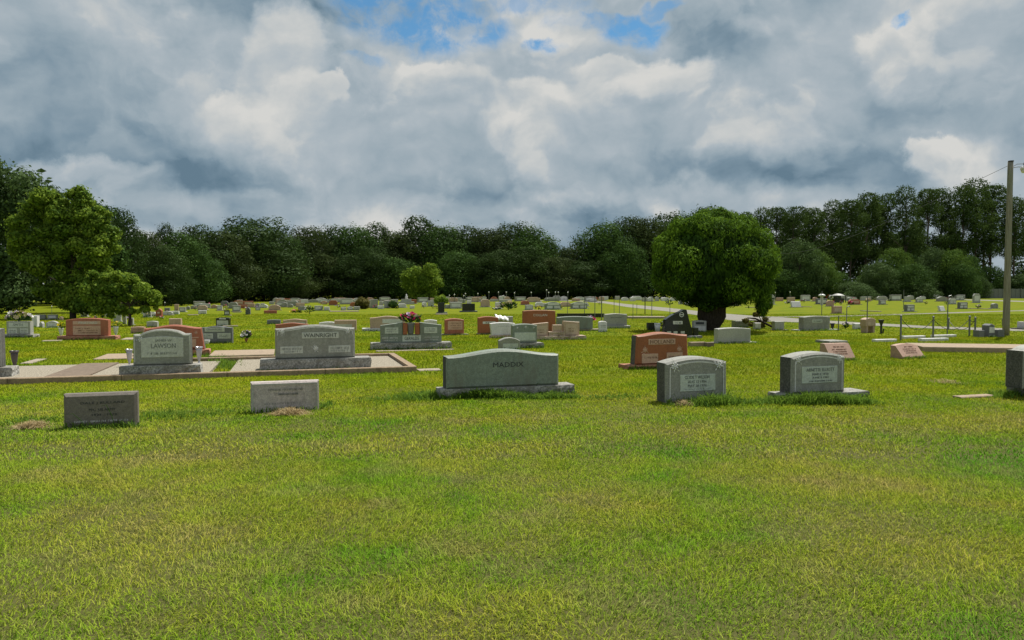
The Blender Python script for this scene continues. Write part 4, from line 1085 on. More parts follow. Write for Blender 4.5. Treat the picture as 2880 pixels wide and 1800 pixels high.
# ------------------------------------------------------------------ far graves
G_, L_, D_, K_, W_, T_, N_, R_, P_, Q_ = ('granite_grey', 'granite_light', 'granite_dark', 'granite_black', 'marble_white', 'granite_tan', 'granite_brown', 'granite_red', 'granite_rose', 'granite_green')
CW = {G_: 'grey', L_: 'pale grey', D_: 'dark grey', K_: 'black', W_: 'white', T_: 'tan', N_: 'brown', R_: 'red-brown', P_: 'pinkish', Q_: 'greenish grey'}
FAR = [
 (88,111,888,920,W_,'flat',0), (97,131,885,899,G_,'flat',0), (132,163,885,899,G_,'flat',1), (128,166,903,922,L_,'oval',1), (112,121,905,922,L_,'oval',0), (225,249,871,892,L_,'arch',1), (165,179,890,901,T_,'oval',0),
 (402,426,877,893,L_,'flat',0), (437,458,868,893,N_,'oval',2), (462,479,866,883,D_,'flat',2), (360,376,895,915,L_,'flat',0), (318,342,880,905,L_,'arch',0), (344,356,886,912,L_,'arch',0),
 (490,503,856,874,T_,'flat',0), (480,505,875,884,W_,'flat',0), (503,524,864,878,G_,'flat',1), (523,535,861,871,G_,'oval',0), (536,554,860,869,G_,'flat',0), (555,584,859,873,T_,'hip',1), (557,581,873,883,W_,'flat',0),
 (593,611,857,868,P_,'oval',0), (610,626,860,873,L_,'flat',1), (642,670,850,868,G_,'hip',0), (653,677,859,877,G_,'flat',1), (630,647,873,888,K_,'flat',1), (690,705,864,885,D_,'oval',0), (696,717,853,865,T_,'flat',0),
 (717,733,853,864,G_,'oval',0), (718,732,864,873,D_,'flat',1), (733,745,853,866,L_,'flat',0), (755,789,857,873,T_,'oval',0), (742,779,873,882,R_,'flat',0), (757,771,848,856,L_,'flat',0), (773,790,849,857,T_,'oval',0), (795,844,845,853,L_,'hip',0),
 (795,808,851,862,D_,'flat',1), (809,825,855,865,G_,'oval',0), (838,860,861,873,G_,'hip',0), (884,908,860,874,L_,'flat',1), (866,896,842,851,G_,'oval',0), (898,924,840,853,L_,'oval',1), (911,927,863,874,W_,'flat',0),
 (925,950,845,859,N_,'hip',0), (924,940,842,849,L_,'flat',0), (956,998,839,856,L_,'hip',1), (958,974,864,873,L_,'flat',1), (976,994,862,872,L_,'oval',1), (995,1012,862,872,L_,'flat',0), (984,1011,850,863,N_,'hip',0),
 (1036,1048,843,866,L_,'hip',0), (1044,1063,842,867,G_,'flat',0), (1062,1080,860,869,W_,'flat',0), (1066,1078,846,866,L_,'oval',0), (1080,1096,845,867,L_,'flat',0), (1099,1120,842,852,L_,'flat',0), (1118,1143,854,866,W_,'hip',0),
 (1126,1150,843,853,Q_,'hip',1), (1152,1166,860,868,W_,'flat',0), (1174,1205,837,851,G_,'flat',1), (1186,1200,849,863,W_,'oval',0), (1203,1220,846,862,L_,'flat',0), (1212,1226,841,853,G_,'oval',0),
 (1250,1268,857,868,L_,'flat',0), (1264,1300,850,868,L_,'flat',1), (1262,1288,837,850,T_,'arch',0), (1292,1310,842,852,L_,'flat',0), (1312,1326,845,854,W_,'flat',0), (1327,1348,836,850,T_,'flat',1), (1351,1378,842,864,T_,'hip',0),
 (1378,1400,841,848,L_,'flat',0), (1392,1411,850,870,W_,'flat',0), (1402,1440,842,850,L_,'flat',0), (1464,1489,846,858,R_,'hip',0), (1481,1520,836,850,T_,'hip',1), (1476,1500,858,872,L_,'flat',1), (1504,1530,850,863,W_,'hip',0), (1538,1574,838,847,G_,'hip',0),
 (1531,1578,849,871,Q_,'oval',3), (1604,1652,849,869,Q_,'oval',3), (1608,1631,839,847,T_,'flat',0), (1647,1671,834,847,L_,'oval',0), (1683,1700,834,846,T_,'hip',0), (1746,1768,836,846,W_,'oval',0), (1770,1788,837,847,W_,'flat',0),
 (1806,1820,837,848,L_,'flat',0), (1821,1838,835,848,W_,'oval',0), (1841,1854,835,847,L_,'arch',0), (1907,1920,846,856,W_,'arch',0), (1924,1944,849,857,W_,'hip',0), (2052,2080,846,861,G_,'flat',0),
 (2143,2179,828,857,L_,'hip',4), (2172,2201,828,837,T_,'flat',0), (2181,2203,837,847,P_,'flat',0), (2212,2236,836,853,T_,'flat',0), (2224,2254,848,865,W_,'flat',0), (2250,2279,830,847,L_,'flat',1), (2284,2300,836,848,P_,'arch',0), (2293,2327,840,856,D_,'flat',1),
 (2322,2346,845,862,P_,'arch',0), (2331,2344,830,843,W_,'oval',0), (2338,2369,861,882,P_,'flat',1), (2384,2420,842,857,R_,'hip',1), (2406,2433,828,842,Q_,'flat',1), (2464,2496,833,845,L_,'hip',0), (2470,2492,845,857,G_,'flat',1), (2500,2536,829,846,G_,'flat',1),
 (2541,2562,834,849,L_,'flat',0), (2574,2596,836,851,G_,'oval',3), (2597,2621,830,840,W_,'flat',1), (2632,2664,834,848,G_,'oval',0), (2650,2662,830,838,W_,'oval',0), (2666,2690,838,856,L_,'hip',3), (2689,2714,829,841,L_,'flat',0),
 (2542,2573,857,877,D_,'flat',3), (2640,2660,861,876,W_,'flat',0), (2692,2722,850,869,D_,'flat',3), (2734,2757,826,852,L_,'hip',1), (2762,2774,827,837,W_,'flat',0), (2785,2808,853,868,G_,'arch',0),
]
_r = random.Random(21)
def crowd(xa, xb, ya, yb, n, pal):
    k = 0
    while k < n:
        x = _r.uniform(xa, xb); wd = _r.uniform(14, 34); yb_ = _r.uniform(ya, yb); hh = _r.uniform(8, 14)
        k += 1
        FAR.append((round(x - wd/2), round(x + wd/2), round(yb_ - hh, 1), round(yb_, 1), _r.choice(pal), _r.choice(['flat', 'oval', 'hip', 'arch']), _r.choice([0, 1, 1, 0, 3])))
PAL = [G_, L_, L_, G_, W_, T_, D_, P_, N_]
crowd(500, 860, 856, 868, 16, PAL); crowd(760, 1230, 846, 858, 34, PAL); crowd(1240, 1700, 844, 850, 20, PAL); crowd(2150, 2720, 838, 848, 26, PAL); crowd(1700, 1960, 843, 848, 7, [W_, L_, G_]); crowd(230, 480, 880, 896, 7, PAL); crowd(1500, 1720, 855, 864, 4, PAL)
LM = [(0, 'the flower-spray stone'), (245, 'the red stone with vases'), (457, 'the oval-topped grey stone'), (628, 'the small dark stone'), (886, 'the wide grey stone'), (1158, 'the pink flowers'),
      (1240, 'the tall black headstone'), (1318, 'the wide black headstone'), (1515, 'the plain red-brown stone'), (1730, 'the pale one-line stone'), (1915, 'the black angular monument'), (2000, 'the round tree'), (2290, 'the name-plate stone'),
      (2445, 'the tan bench stone'), (2570, 'the pinkish slanted marker'), (2781, 'the stepped-wing stone')]
ORD = ['', 'second', 'third', 'fourth', 'fifth', 'sixth', 'seventh', 'eighth', 'ninth', 'tenth', 'eleventh', 'twelfth', 'thirteenth', 'fourteenth', 'fifteenth', 'sixteenth', 'seventeenth']
def lm_of(px):
    l = min(LM, key=lambda q: abs(q[0] - px)); return l
def ordlabels(items, noun, tail=''):
    """items: list of (px, descr); unique label by counting same-looking ones outward from the nearest landmark"""
    cnt = {}; out = {}
    for i, (px, de) in sorted(enumerate(items), key=lambda q: (lm_of(q[1][0])[0], abs(q[1][0] - lm_of(q[1][0])[0]))):
        l = lm_of(px); side = 'right' if px > l[0] else 'left'
        k = (l, side, de); n = cnt[k] = cnt.get(k, 0) + 1
        out[i] = f"{de}{(' ' + noun) if noun else ''}, " + (f"{tail}, " if tail else '') + f"{'first' if n == 1 else ORD[n-1]} {side} of {l[1]}"
    return [out[i] for i in range(len(items))]
TOPW = {'flat': 'flat-topped', 'oval': 'curved-top', 'arch': 'round-topped', 'hip': 'clipped-corner', 'serp': 'curved-top'}
FL = ordlabels([((f[0]+f[1])/2, ('wide ' if f[1]-f[0] > 27 else 'narrow ' if f[1]-f[0] < 15 else '') + ('low ' if f[3]-f[2] < 11 else '') + CW[f[4]] + ' ' + TOPW[f[5]]) for f in FAR], 'far headstone')
FG = 'headstones in the far rows'
for (x0, x1, yt, yb, mt, top, ex), lb in zip(FAR, FL):
    wpx, hpx = x1 - x0, yb - yt
    kw = {}
    if ex in (1, 3) : kw['panels'] = [(-.36, .38, .18, .74, {K_: 'panel_grey', N_: 'panel_tan', R_: 'panel_red', T_: 'panel_tan', P_: 'panel_tan'}.get(mt, 'panel_white'))]
    if ex == 3: kw['panels'] = [(-.36, .38, .55, .85, 'panel_white'), (-.4, -.04, .1, .45, 'panel_white'), (.06, .42, .1, .45, 'panel_white')]
    if ex == 2: kw['panels'] = [(-.2, .2, .4, .6, 'panel_tan')]
    if ex == 4: kw['panels'] = [(-.46, .46, .50, .64, 'lettering_dark'), (-.42, .2, .55, .60, 'panel_white')]
    if wpx > 15 and hpx > 10: kw['base'] = (x0 - 3, x1 + 4, 1.6); kw['rock'] = False; kw['basemat'] = random.choice(['concrete', 'granite_light'])
    if mt == W_ and yb > 860 and x0 > 2000: kw['lean'] = 25
    grave(lb, x0, x1, yt, yb, mt, top, min(6, hpx*.35), t=random.uniform(.16, .3), rot=random.uniform(8, 20), group=FG, **kw)
# dark pair in front of the far rows
g = grave('tall black headstone with a bush behind it, in the middle distance', 1231, 1250, 851, 882, 'granite_black', 'flat', 0, t=.25, rot=12, base=(1227, 1258, 4), basemat='granite_dark', rock=False)
grave('wide black headstone on a dark base, right of the tall black one', 1299, 1336, 854, 878, 'granite_black', 'flat', 0, t=.25, rot=12, base=(1292, 1343, 4), basemat='granite_dark', rock=False)
# footings
for i, (x0, x1, yt, yb, lb) in enumerate([(528,556,884,887,'thin white footing left of the cream far stone'), (655,678,877,879,'thin white footing below the grey clipped-corner far stones'), (928,1010,874,877,'long thin white footing under the row right of the dark bouquet'), (610,630,872,874,'short white footing in the far row left of the flowered black stone'),
        (1226,1262,882,885,'pale footing in front of the tall black headstone'), (2140,2176,863,867,'pale flat footing in front of the long grey crypt'), (2270,2292,861,864,'small white footing left of the white domed pole'), (2460,2490,873,877,'white flat marker in the grass below the far right row'), (2770,2800,866,870,'pale flat marker beside the leaning round stone'), (628,668,916,919,'pale ground slab right of the small dark stone with white band')]):
    flat_slab(lb, x0, x1, yt, yb, 'concrete', .05)
# far bouquets
def fb(label, px, yb, wpx, hpx, cols, n, name='flower_bunch'):
    X, Y = at(px, yb); s = Y / FPX
    bouquet(name, label, (X, Y - .15, 0), (wpx*s*.5, wpx*s*.3), hpx*s, cols, n, max(.05, wpx*s*.16), 'flower bunches in the far rows')
for a in [('dark leafy bouquet with white blooms left of the wide grey stone, far row', 872, 883, 26, 23, ['petal_white', 'stem_green'], 14), ('white and purple bouquet on the black stone, far row left', 638, 874, 14, 10, ['petal_white', 'petal_purple'], 7),
          ('tall flower bunch with white blooms, far row left of the wide grey stone', 698, 885, 14, 26, ['petal_white', 'petal_lilac'], 8), ('small yellow and pink bunch lying in the grass left of the dark bouquet', 834, 880, 30, 8, ['petal_yellow', 'petal_pink', 'petal_cream'], 10),
          ('white palm-like spray beside the white stone, behind the leaning pink-white marker', 1430, 871, 44, 22, ['petal_cream', 'petal_white', 'stem_green'], 16), ('white flowers at the foot of a white far stone', 1396, 872, 24, 7, ['petal_white'], 8),
          ('yellow flower bunch among the far stones above the tall red-brown stone', 1515, 872, 20, 11, ['petal_yellow'], 8), ('pink flowers seen between the trunk and the drooping branch of the round tree', 2044, 860, 16, 14, ['petal_pink', 'petal_magenta', 'petal_white'], 8),
          ('dark leafy bunch with white blooms under the left side of the round tree', 1880, 858, 22, 16, ['petal_white', 'stem_green'], 8), ('white blooms in the far row left of the round tree trunk', 1912, 856, 10, 8, ['petal_white'], 5),
          ('red and pink flowers on the far stone above the chain of white markers', 2392, 858, 20, 10, ['petal_pink', 'petal_magenta', 'petal_white'], 8), ('white and red flower bunch near the dark canopy', 2330, 846, 18, 16, ['petal_white', 'petal_magenta', 'petal_white'], 9),
          ('purple and white flowers at a far stone near the light pole', 2748, 869, 16, 12, ['petal_purple', 'petal_white', 'petal_pink'], 8), ('green and white wreath above the red stone with yellow flowers', 292, 895, 24, 18, ['petal_white', 'stem_green'], 12),
          ('white flowers in the shade between the two left trees', 332, 898, 20, 16, ['petal_white'], 7), ('green and white plants left of the brown stone, far left', 416, 893, 20, 16, ['petal_white', 'petal_cream'], 7), ('white-capped bunch on the dark stone at the right, near the white flowers', 2558, 866, 14, 8, ['petal_white'], 6),
          ('pale arch of flowers beside the long row, above the wide grey stone', 905, 874, 12, 18, ['petal_cream'], 5), ('white flowers right of the small black-post stone', 1218, 868, 14, 12, ['petal_white'], 6)]: fb(*a)
FBX = []
for xa, xb, ya, yb, n in ((520, 860, 864, 876, 7), (880, 1230, 862, 870, 9), (1350, 1700, 850, 872, 7), (2200, 2720, 846, 860, 10), (230, 480, 890, 900, 5)):
    for k in range(n): FBX.append((_r.uniform(xa, xb), _r.uniform(ya, yb), _r.uniform(8, 16), _r.uniform(7, 13), _r.choice([('white', ['petal_white', 'stem_green']), ('pink', ['petal_pink', 'petal_white']), ('yellow', ['petal_yellow', 'petal_cream']), ('red and white', ['petal_magenta', 'petal_white']), ('purple', ['petal_purple', 'petal_lilac'])])))
for q, lb in zip(FBX, ordlabels([(q[0], 'small ' + q[4][0]) for q in FBX], 'flower bunch', 'far rows')): fb(lb, q[0], q[1], q[2], q[3], q[4][1], 6)
# solar lamps on stakes
SL = [(146, 860, 888), (1243, 832, 852), (1264, 829, 850), (1278, 827, 850), (1304, 830, 852), (1309, 824, 851), (1344, 824, 850), (1375, 820, 848), (1402, 820, 847), (1416, 830, 847), (1424, 820, 847), (1447, 822, 847), (1494, 821, 847),
      (1537, 814, 849), (1543, 821, 849), (1562, 820, 848), (1570, 820, 848), (1597, 820, 848), (2222, 820, 845), (2180, 821, 845), (2265, 819, 832), (464, 849, 880)]
SLB = ordlabels([(q[0], 'white') for q in SL], 'globe lamp on thin stake')
for (px, yt, yb), lb in zip(SL, SLB):
    X, Y = at(px, yb); s = Y/FPX; h = (yb - yt)*s
    r_ = empty('globe_lamp', (X, Y, 0), 0, lb, 'lamp', 'globe lamps on stakes before the wood')
    MB().tube([(0, 0, -.05), (0, 0, h - 2*s)], .6*s, 6).obj('stake', 'metal_grey', r_)
    MB().lathe([(.5*s, 0), (1.3*s, .9*s), (1.6*s, 2*s), (1.2*s, 3.2*s), (.4*s, 4*s)], 10, (0, 0, h - 4*s)).obj('globe', 'globe_glass', r_, True)
# canopy and domed feature
X, Y = at(2357, 851); s = Y/FPX
cn = empty('canopy', (X, Y, 0), R(6), 'small dark grave canopy with a pale domed roof among the far right stones', 'canopy')
for sx in (-15, 15):
    for sy in (-.5, .5): MB().tube([(sx*s, sy, -.05), (sx*s, sy, 19*s)], .05, 6).obj('post', 'metal_dark', cn)
MB().lathe([(17*s, 0), (16*s, 1.5*s), (9*s, 5*s), (2*s, 6.5*s)], 14, (0, 0, 19*s)).obj('roof', 'granite_light', cn)
MB().box(-13*s, 13*s, -.3, .3, 0, 12*s).obj('cabinet', 'granite_black', cn)
X, Y = at(2311, 858); s = Y/FPX; z1 = up(2311, 833, Y)[2]
r_ = empty('domed_planter', (X, Y, 0), 0, 'white mushroom-shaped planter standing above the far right stones', 'planter')
MB().tube([(0,0,-.05),(0,0,z1)], 4*s, 8).obj('stem', 'marble_white', r_)
MB().lathe([(9*s, 0), (10*s, 1.5*s), (7*s, 5*s), (2*s, 6.5*s)], 14, (0, 0, z1)).obj('dome', 'plastic_white', r_, True)
# gravestone statue
X, Y = at(1143, 856); s = Y/FPX
r_ = empty('statue_monument', (X, Y, 0), R(8), 'stepped pale monument topped by a small white statue before the dark wood', 'monument')
MB().box(-22*s, 22*s, -.4, .4, 0, 8*s).box(-14*s, 14*s, -.3, .3, 8*s, 15*s).obj('steps', 'granite_light', r_)
MB().lathe([(4.5*s, 0), (3.2*s, 5*s), (3.6*s, 8*s), (1.6*s, 10*s), (1.9*s, 12*s), (.6*s, 14*s)], 10, (0, 0, 15*s)).obj('statue', 'marble_white', r_, True)

# ------------------------------------------------------------------ foliage builders
def leaf_quads(name, C, Nn, size, mat, aspect=.6, tint=None, droop=0.0):
    """C centres, Nn outward normals, size per leaf"""
    n = len(C)
    Nn = Nn / (np.linalg.norm(Nn, axis=1, keepdims=True) + 1e-9)
    r = rng.normal(size=(n, 3)); 
    if droop: r = r * (1 - droop) + np.array([0, 0, -1.0]) * droop * 2
    T = r - (r * Nn).sum(1, keepdims=True) * Nn; T /= (np.linalg.norm(T, axis=1, keepdims=True) + 1e-9)
    Bt = np.cross(Nn, T); s = size[:, None]
    V = np.empty((n, 4, 3))
    V[:, 0] = C - T * s; V[:, 1] = C + Bt * s * aspect + Nn * s * .15; V[:, 2] = C + T * s; V[:, 3] = C - Bt * s * aspect + Nn * s * .15
    me = bpy.data.meshes.new(name)
    me.vertices.add(4 * n); me.vertices.foreach_set('co', V.astype(np.float32).ravel())
    me.loops.add(4 * n); me.loops.foreach_set('vertex_index', np.arange(4 * n, dtype=np.int32))
    me.polygons.add(n); me.polygons.foreach_set('loop_start', np.arange(0, 4 * n, 4, dtype=np.int32))
    me.update(calc_edges=True)
    a = me.attributes.new('tint', 'FLOAT', 'FACE')
    t = rng.random(n) if tint is None else tint
    a.data.foreach_set('value', np.clip(t, 0, 1).astype(np.float32))
    me.materials.append(MATS[mat])
    return me
def lobe_leaves(lobes, total, size, fill=.25, jitter=.8, RJ=.13, tint_by_lobe=.35, cutz=None, upbias=.0):
    """lobes: (x,y,z,rx,ry,rz)"""
    L = np.array(lobes, float); A = (L[:, 3] * L[:, 5] + L[:, 4] * L[:, 5] + L[:, 3] * L[:, 4]); A /= A.sum()
    cnt = rng.multinomial(total, A); Cs = []; Ns = []; Ts = []
    for l, k in zip(L, cnt):
        d = rng.normal(size=(k, 3)); d[:, 2] += upbias; d /= np.linalg.norm(d, axis=1, keepdims=True)
        rr = np.where(rng.random(k) < fill, rng.random(k) ** .5, 1 + rng.normal(size=k) * RJ)
        Cs.append(l[:3] + d * l[3:] * rr[:, None]); Ns.append(d / l[3:] * l[3:].mean() + rng.normal(size=(k, 3)) * jitter * .5)
        Ts.append(np.full(k, rng.random()) * tint_by_lobe + rng.random(k) * (1 - tint_by_lobe))
    C = np.vstack(Cs); Nn = np.vstack(Ns); T = np.concatenate(Ts)
    # drop leaves deep inside other lobes
    keep = np.ones(len(C), bool)
    for l in L:
        q = (((C - l[:3]) / (l[3:] * .72)) ** 2).sum(1); keep &= ~((q < 1) & (rng.random(len(C)) < .8))
    if cutz is not None: keep &= C[:, 2] > cutz
    C, Nn, T = C[keep], Nn[keep], T[keep]
    return C, Nn, size * rng.uniform(.6, 1.3, len(C)), T

def broad_lobes(seed, H=10, W=8, n=26, low=.12, shape='round'):
    r = random.Random(seed); out = []
    for i in range(n):
        t = (i + .5) / n; z = H * (low + (1 - low) * t * .95)
        env = math.sqrt(max(.02, 1 - ((t - .42) / .60) ** 2))
        a = i * 2.4 + r.uniform(-.4, .4); rad = W / 2 * env * r.uniform(.35, .85)
        s = W * r.uniform(.13, .23) * (1.15 - .4 * t)
        out.append((math.cos(a) * rad, math.sin(a) * rad, z, s * r.uniform(.9, 1.3), s * r.uniform(.9, 1.3), s * r.uniform(.65, .95)))
    out.append((r.uniform(-.6, .6), r.uniform(-.5, .5), H * .93, W * .16, W * .16, H * .075))
    return out
def pine_lobes(seed, H=20, W=7, n=30, low=.5):
    r = random.Random(seed); out = []
    for i in range(n):
        t = r.random() ** .8; z = H * (low + (1 - low) * t)
        env = (1 - t) ** .55 * .9 + .14
        a = r.uniform(0, 6.28); rad = W / 2 * env * r.uniform(.2, 1)
        s = W * r.uniform(.09, .17)
        out.append((math.cos(a) * rad, math.sin(a) * rad, min(z, H * .96), s * 1.25, s * 1.25, s * r.uniform(.7, 1.15)))
    return out
def trunk_mesh(H, r0, mat, limbs=(), seed=0, lean=0):
    r = random.Random(seed); b = MB(); k = 7
    pts = [(lean * (i / k) ** 2 + r.uniform(-.03, .03) * H * .15, r.uniform(-.02, .02) * H * .15, H * i / k - (.2 if i == 0 else 0)) for i in range(k + 1)]
    b.tube(pts, [r0 * (1 - .8 * i / k) for i in range(k + 1)], 8)
    for (x, y, z) in limbs:
        i = max(1, min(k - 1, int(z / H * k * .75))); p0 = Vector(pts[i]); p1 = Vector((x, y, z)); m_ = p0.lerp(p1, .5) + Vector((0, 0, .08 * (p1 - p0).length))
        b.tube([p0, m_, p1], [r0 * .35, r0 * .2, r0 * .06], 6)
    return b.me('trunk', mat)
PROTO = {}
def proto(key):
    if key in PROTO: return PROTO[key]
    k, i = key
    if k == 'oak':
        lb = broad_lobes(100 + i, 10, 8.5, 34, .10); C = lobe_leaves(lb, 26000, .13, .35, RJ=[.13, .2, .16, .26][i % 4]); m_ = ['leaf_wood', 'leaf_wood_olive', 'leaf_wood', 'leaf_wood_green'][i % 4]; tr = trunk_mesh(7, .28, 'bark', [l[:3] for l in lb[::4]], i)
    elif k == 'bushy':
        lb = [(a, b_, c, d*.8, e*.8, f*.9) for a, b_, c, d, e, f in broad_lobes(200 + i, 10, 9.5, 44, .02)]; C = lobe_leaves(lb, 24000, .15, .35, RJ=.24); m_ = ['leaf_wood_green', 'leaf_grey', 'leaf_green_mid'][i % 3]; tr = trunk_mesh(6, .25, 'bark', [l[:3] for l in lb[::5]], i)
    elif k == 'pine':
        lb = pine_lobes(300 + i, 20, 8, 36, .40 if i != 1 else .28); C = lobe_leaves(lb, 15000, .15, .5, 1.2); m_ = 'leaf_pine'; tr = trunk_mesh(19, .24, 'bark_pine', [l[:3] for l in lb[::3]], i)
    else:
        lb = broad_lobes(400 + i, 6, 7, 24, .02); C = lobe_leaves(lb, 9000, .15, .35); m_ = 'leaf_grey'; tr = trunk_mesh(3.5, .15, 'bark', [l[:3] for l in lb[::5]], i)
    PROTO[key] = (leaf_quads('crown', C[0], C[1], C[2], m_, .65, C[3]), tr, {'oak': 10, 'bushy': 10, 'pine': 20, 'shrub': 6}[k], {'oak': 8.5, 'bushy': 9.5, 'pine': 8, 'shrub': 7}[k])
    return PROTO[key]
NAME = {'oak': ('broadleaf_tree', 'tree'), 'bushy': ('broadleaf_tree', 'tree'), 'pine': ('pine_tree', 'pine tree'), 'shrub': ('understory_tree', 'tree')}
def place_tree(kind, i, px, ytop, D, wpx, label, group, mat=None, zoff=0):
    cr, tr, H0, W0 = proto((kind, i)); X, _, zt = up(px, ytop, D)
    H = zt * 1.02; wd = wpx / FPX * D
    r_ = empty(NAME[kind][0], (X, D, 0), random.uniform(0, 6.28), label, NAME[kind][1], group)
    c_ = link('crown', cr, r_, scale=(wd / W0, wd / W0, H / H0))
    link('trunk', tr, r_, scale=(H / H0 * .9, H / H0 * .9, H / H0))
    return r_
def Dl(px):
    xs = [-300, 0, 250, 500, 900, 1500, 1900, 2300, 2900, 3200]; ds = [46, 52, 60, 78, 118, 124, 128, 134, 150, 155]
    return float(np.interp(px, xs, ds))
SKY_X = [-200, 0, 30, 55, 110, 200, 290, 330, 350, 400, 435, 462, 490, 520, 540, 600, 650, 680, 720, 770, 805, 830, 868, 900, 940, 1000, 1050, 1080, 1110, 1150, 1180, 1210, 1270, 1320, 1380, 1430, 1500, 1540, 1565, 1600, 1650, 1680, 1700, 1760, 1800, 1860, 1930, 1970, 2040, 2110, 2170, 2230, 2280, 2340, 2400, 2440, 2480, 2520, 2550, 2580, 2620, 2650, 2680, 2690, 2730, 2760, 2800, 2815, 2850, 2900, 3100]
SKY_Y = [400, 430, 455, 490, 515, 560, 590, 605, 632, 655, 650, 645, 662, 662, 650, 652, 655, 626, 625, 650, 692, 680, 645, 660, 650, 645, 650, 640, 660, 640, 625, 625, 655, 650, 650, 641, 648, 670, 692, 695, 690, 650, 636, 628, 622, 615, 615, 600, 605, 600, 592, 588, 590, 576, 570, 552, 546, 560, 538, 552, 537, 538, 562, 542, 520, 518, 532, 560, 562, 560, 550]
skyl = lambda px: float(np.interp(px, SKY_X, SKY_Y))
TREES = []   # kind, proto, px, ytop, width px, depth offset
def T(kind, i, px, w_, dy=0, dd=0): TREES.append((kind, i, px, skyl(px) + dy, w_, Dl(px) + dd))
for j, (px, w_, dy, dd) in enumerate([(330, 120, 0, 0), (395, 110, 6, 2), (462, 62, 0, 4), (505, 110, 2, 0), (550, 130, 0, 3), (610, 150, 3, 0), (700, 190, 0, 1), (768, 120, 4, 3), (832, 80, 0, 3), (868, 110, 0, 0), (935, 130, 0, 2), (1000, 120, 0, 0), (1068, 120, 0, 3), (1130, 110, 8, 0), (1188, 140, 0, 2), (1245, 110, 4, 0), (1310, 130, 0, 3),
       (1375, 120, 0, 0), (1430, 120, 0, 3), (1492, 120, 0, 0), (1545, 90, 12, 3), (1600, 100, 8, 0), (1655, 100, 0, 4), (1705, 140, 0, 0), (1762, 130, 0, 3), (1812, 120, 0, 0), (1868, 130, 0, 4), (1925, 120, 0, 0), (1985, 130, 0, 3), (2045, 120, 0, 0)]):
    T('oak', j % 4, px, w_ * 1.5, dy, dd)
for j, (px, w_, dy, dd) in enumerate([(640, 120, 40, -4), (740, 120, 60, -5), (560, 110, 60, -5), (460, 110, 60, -5), (900, 120, 60, -6), (1040, 110, 55, -6), (1290, 120, 60, -6), (1420, 120, 70, -6), (1560, 120, 40, -6), (1640, 120, 50, -6), (1760, 110, 60, -6), (1480, 110, 60, -6), (820, 110, 60, -6), (1370, 90, 70, -7), (1110, 110, 70, -6), (980, 100, 80, -7)]):
    T('oak', (j + 1) % 4, px, w_ * 1.3, dy, dd)
for j, (px, w_) in enumerate([(2095, 110), (2140, 100), (2185, 110), (2232, 105), (2290, 110), (2340, 115), (2395, 110), (2440, 120), (2490, 110), (2550, 120), (2612, 110), (2650, 110), (2712, 120), (2748, 150), (2792, 120), (2856, 90), (2900, 110), (2960, 120)]):
    T('pine', j % 4, px, w_, 0, (j % 3) * 4)
for j, (px, w_, dy) in enumerate([(2120, 100, 22), (2210, 100, 24), (2265, 90, 14), (2320, 90, 26), (2370, 90, 26), (2420, 90, 24), (2470, 90, 30), (2580, 90, 26), (2680, 80, 30), (2770, 80, 40)]):
    T('pine', (j + 2) % 4, px, w_, dy, 14)
for j, (px, yt, w_, dd) in enumerate([(2170, 720, 150, -10), (2250, 678, 170, -14), (2310, 730, 130, -14), (2215, 760, 140, -16), (2470, 740, 150, -16), (2520, 690, 140, -8), (2560, 745, 150, -18), (2625, 700, 130, -12), (2680, 694, 130, -16), (2705, 745, 110, -20), (2400, 790, 130, -20), (2440, 760, 120, -10),
          (2780, 750, 120, -4), (2870, 770, 130, -8), (2930, 740, 140, -6), (2090, 730, 140, -8)]):
    TREES.append(('bushy', j % 3, px, yt + (j % 3) * 6, w_ * .85, Dl(px) + dd))
    if px < 2860: TREES.append(('bushy', (j + 1) % 3, px + 48, yt + 22 + (j * 7) % 25, w_ * .6, Dl(px) + dd + 4))
for j, (px, yt, w_, dd) in enumerate([(2420, 806, 90, -26), (2350, 800, 80, -10), (2140, 800, 90, -12), (2735, 790, 90, -3), (2590, 800, 90, -22)]):
    TREES.append(('shrub', j % 2, px, yt, w_, Dl(px) + dd))
DE = {'oak': 'dark rounded broadleaf tree', 'bushy': 'green bushy tree', 'pine': 'bare-trunked pine', 'shrub': 'low grey-green tree'}
def tde(t):
    return ('lower ' if (t[3] > skyl(t[2]) + 20 and t[0] in ('oak', 'pine')) else '') + DE[t[0]]
TLB = ordlabels([(t[2], tde(t)) for t in TREES], '', 'wood edge')
TGRP = {'oak': 'broadleaf trees at the wood edge', 'bushy': 'bushy green trees at the wood edge', 'pine': 'pines on the right', 'shrub': 'low leafy trees at the wood edge'}
for t, lb in zip(TREES, TLB): place_tree(t[0], t[1], t[2], t[3], t[5], t[4], lb.replace('  ', ' '), TGRP[t[0]])
# deep wood behind the edge: one mass nobody could count
lob = []
for k in range(490):
    px = random.uniform(-2200, -350) if k >= 330 else random.uniform(-350, 3200)
    if k > 430: px = random.uniform(3200, 4600)
    D = Dl(px) + random.uniform(12, 34); s = D / FPX
    hi = skyl(px) + (12 if px < 2050 else 62); py = random.uniform(hi + 30, 850)
    if px > 2050 and random.random() < .15: py = max(py, 740)
    x, y, z = up(px, py, D); rr = random.uniform(1.6, 3.2)
    z = max(.5, min(z, up(px, hi, D)[2] - rr * .7)); lob.append((x, y, z, rr * 1.2, rr, rr * .8))
C = lobe_leaves(lob, 160000, .34, .2)
o = link('woodland', leaf_quads('woodland', C[0], C[1], C[2], 'leaf_wood', .7, C[3])); o['kind'] = 'stuff'; tag(o, 'dark depth of the wood behind the edge trees', 'woodland')

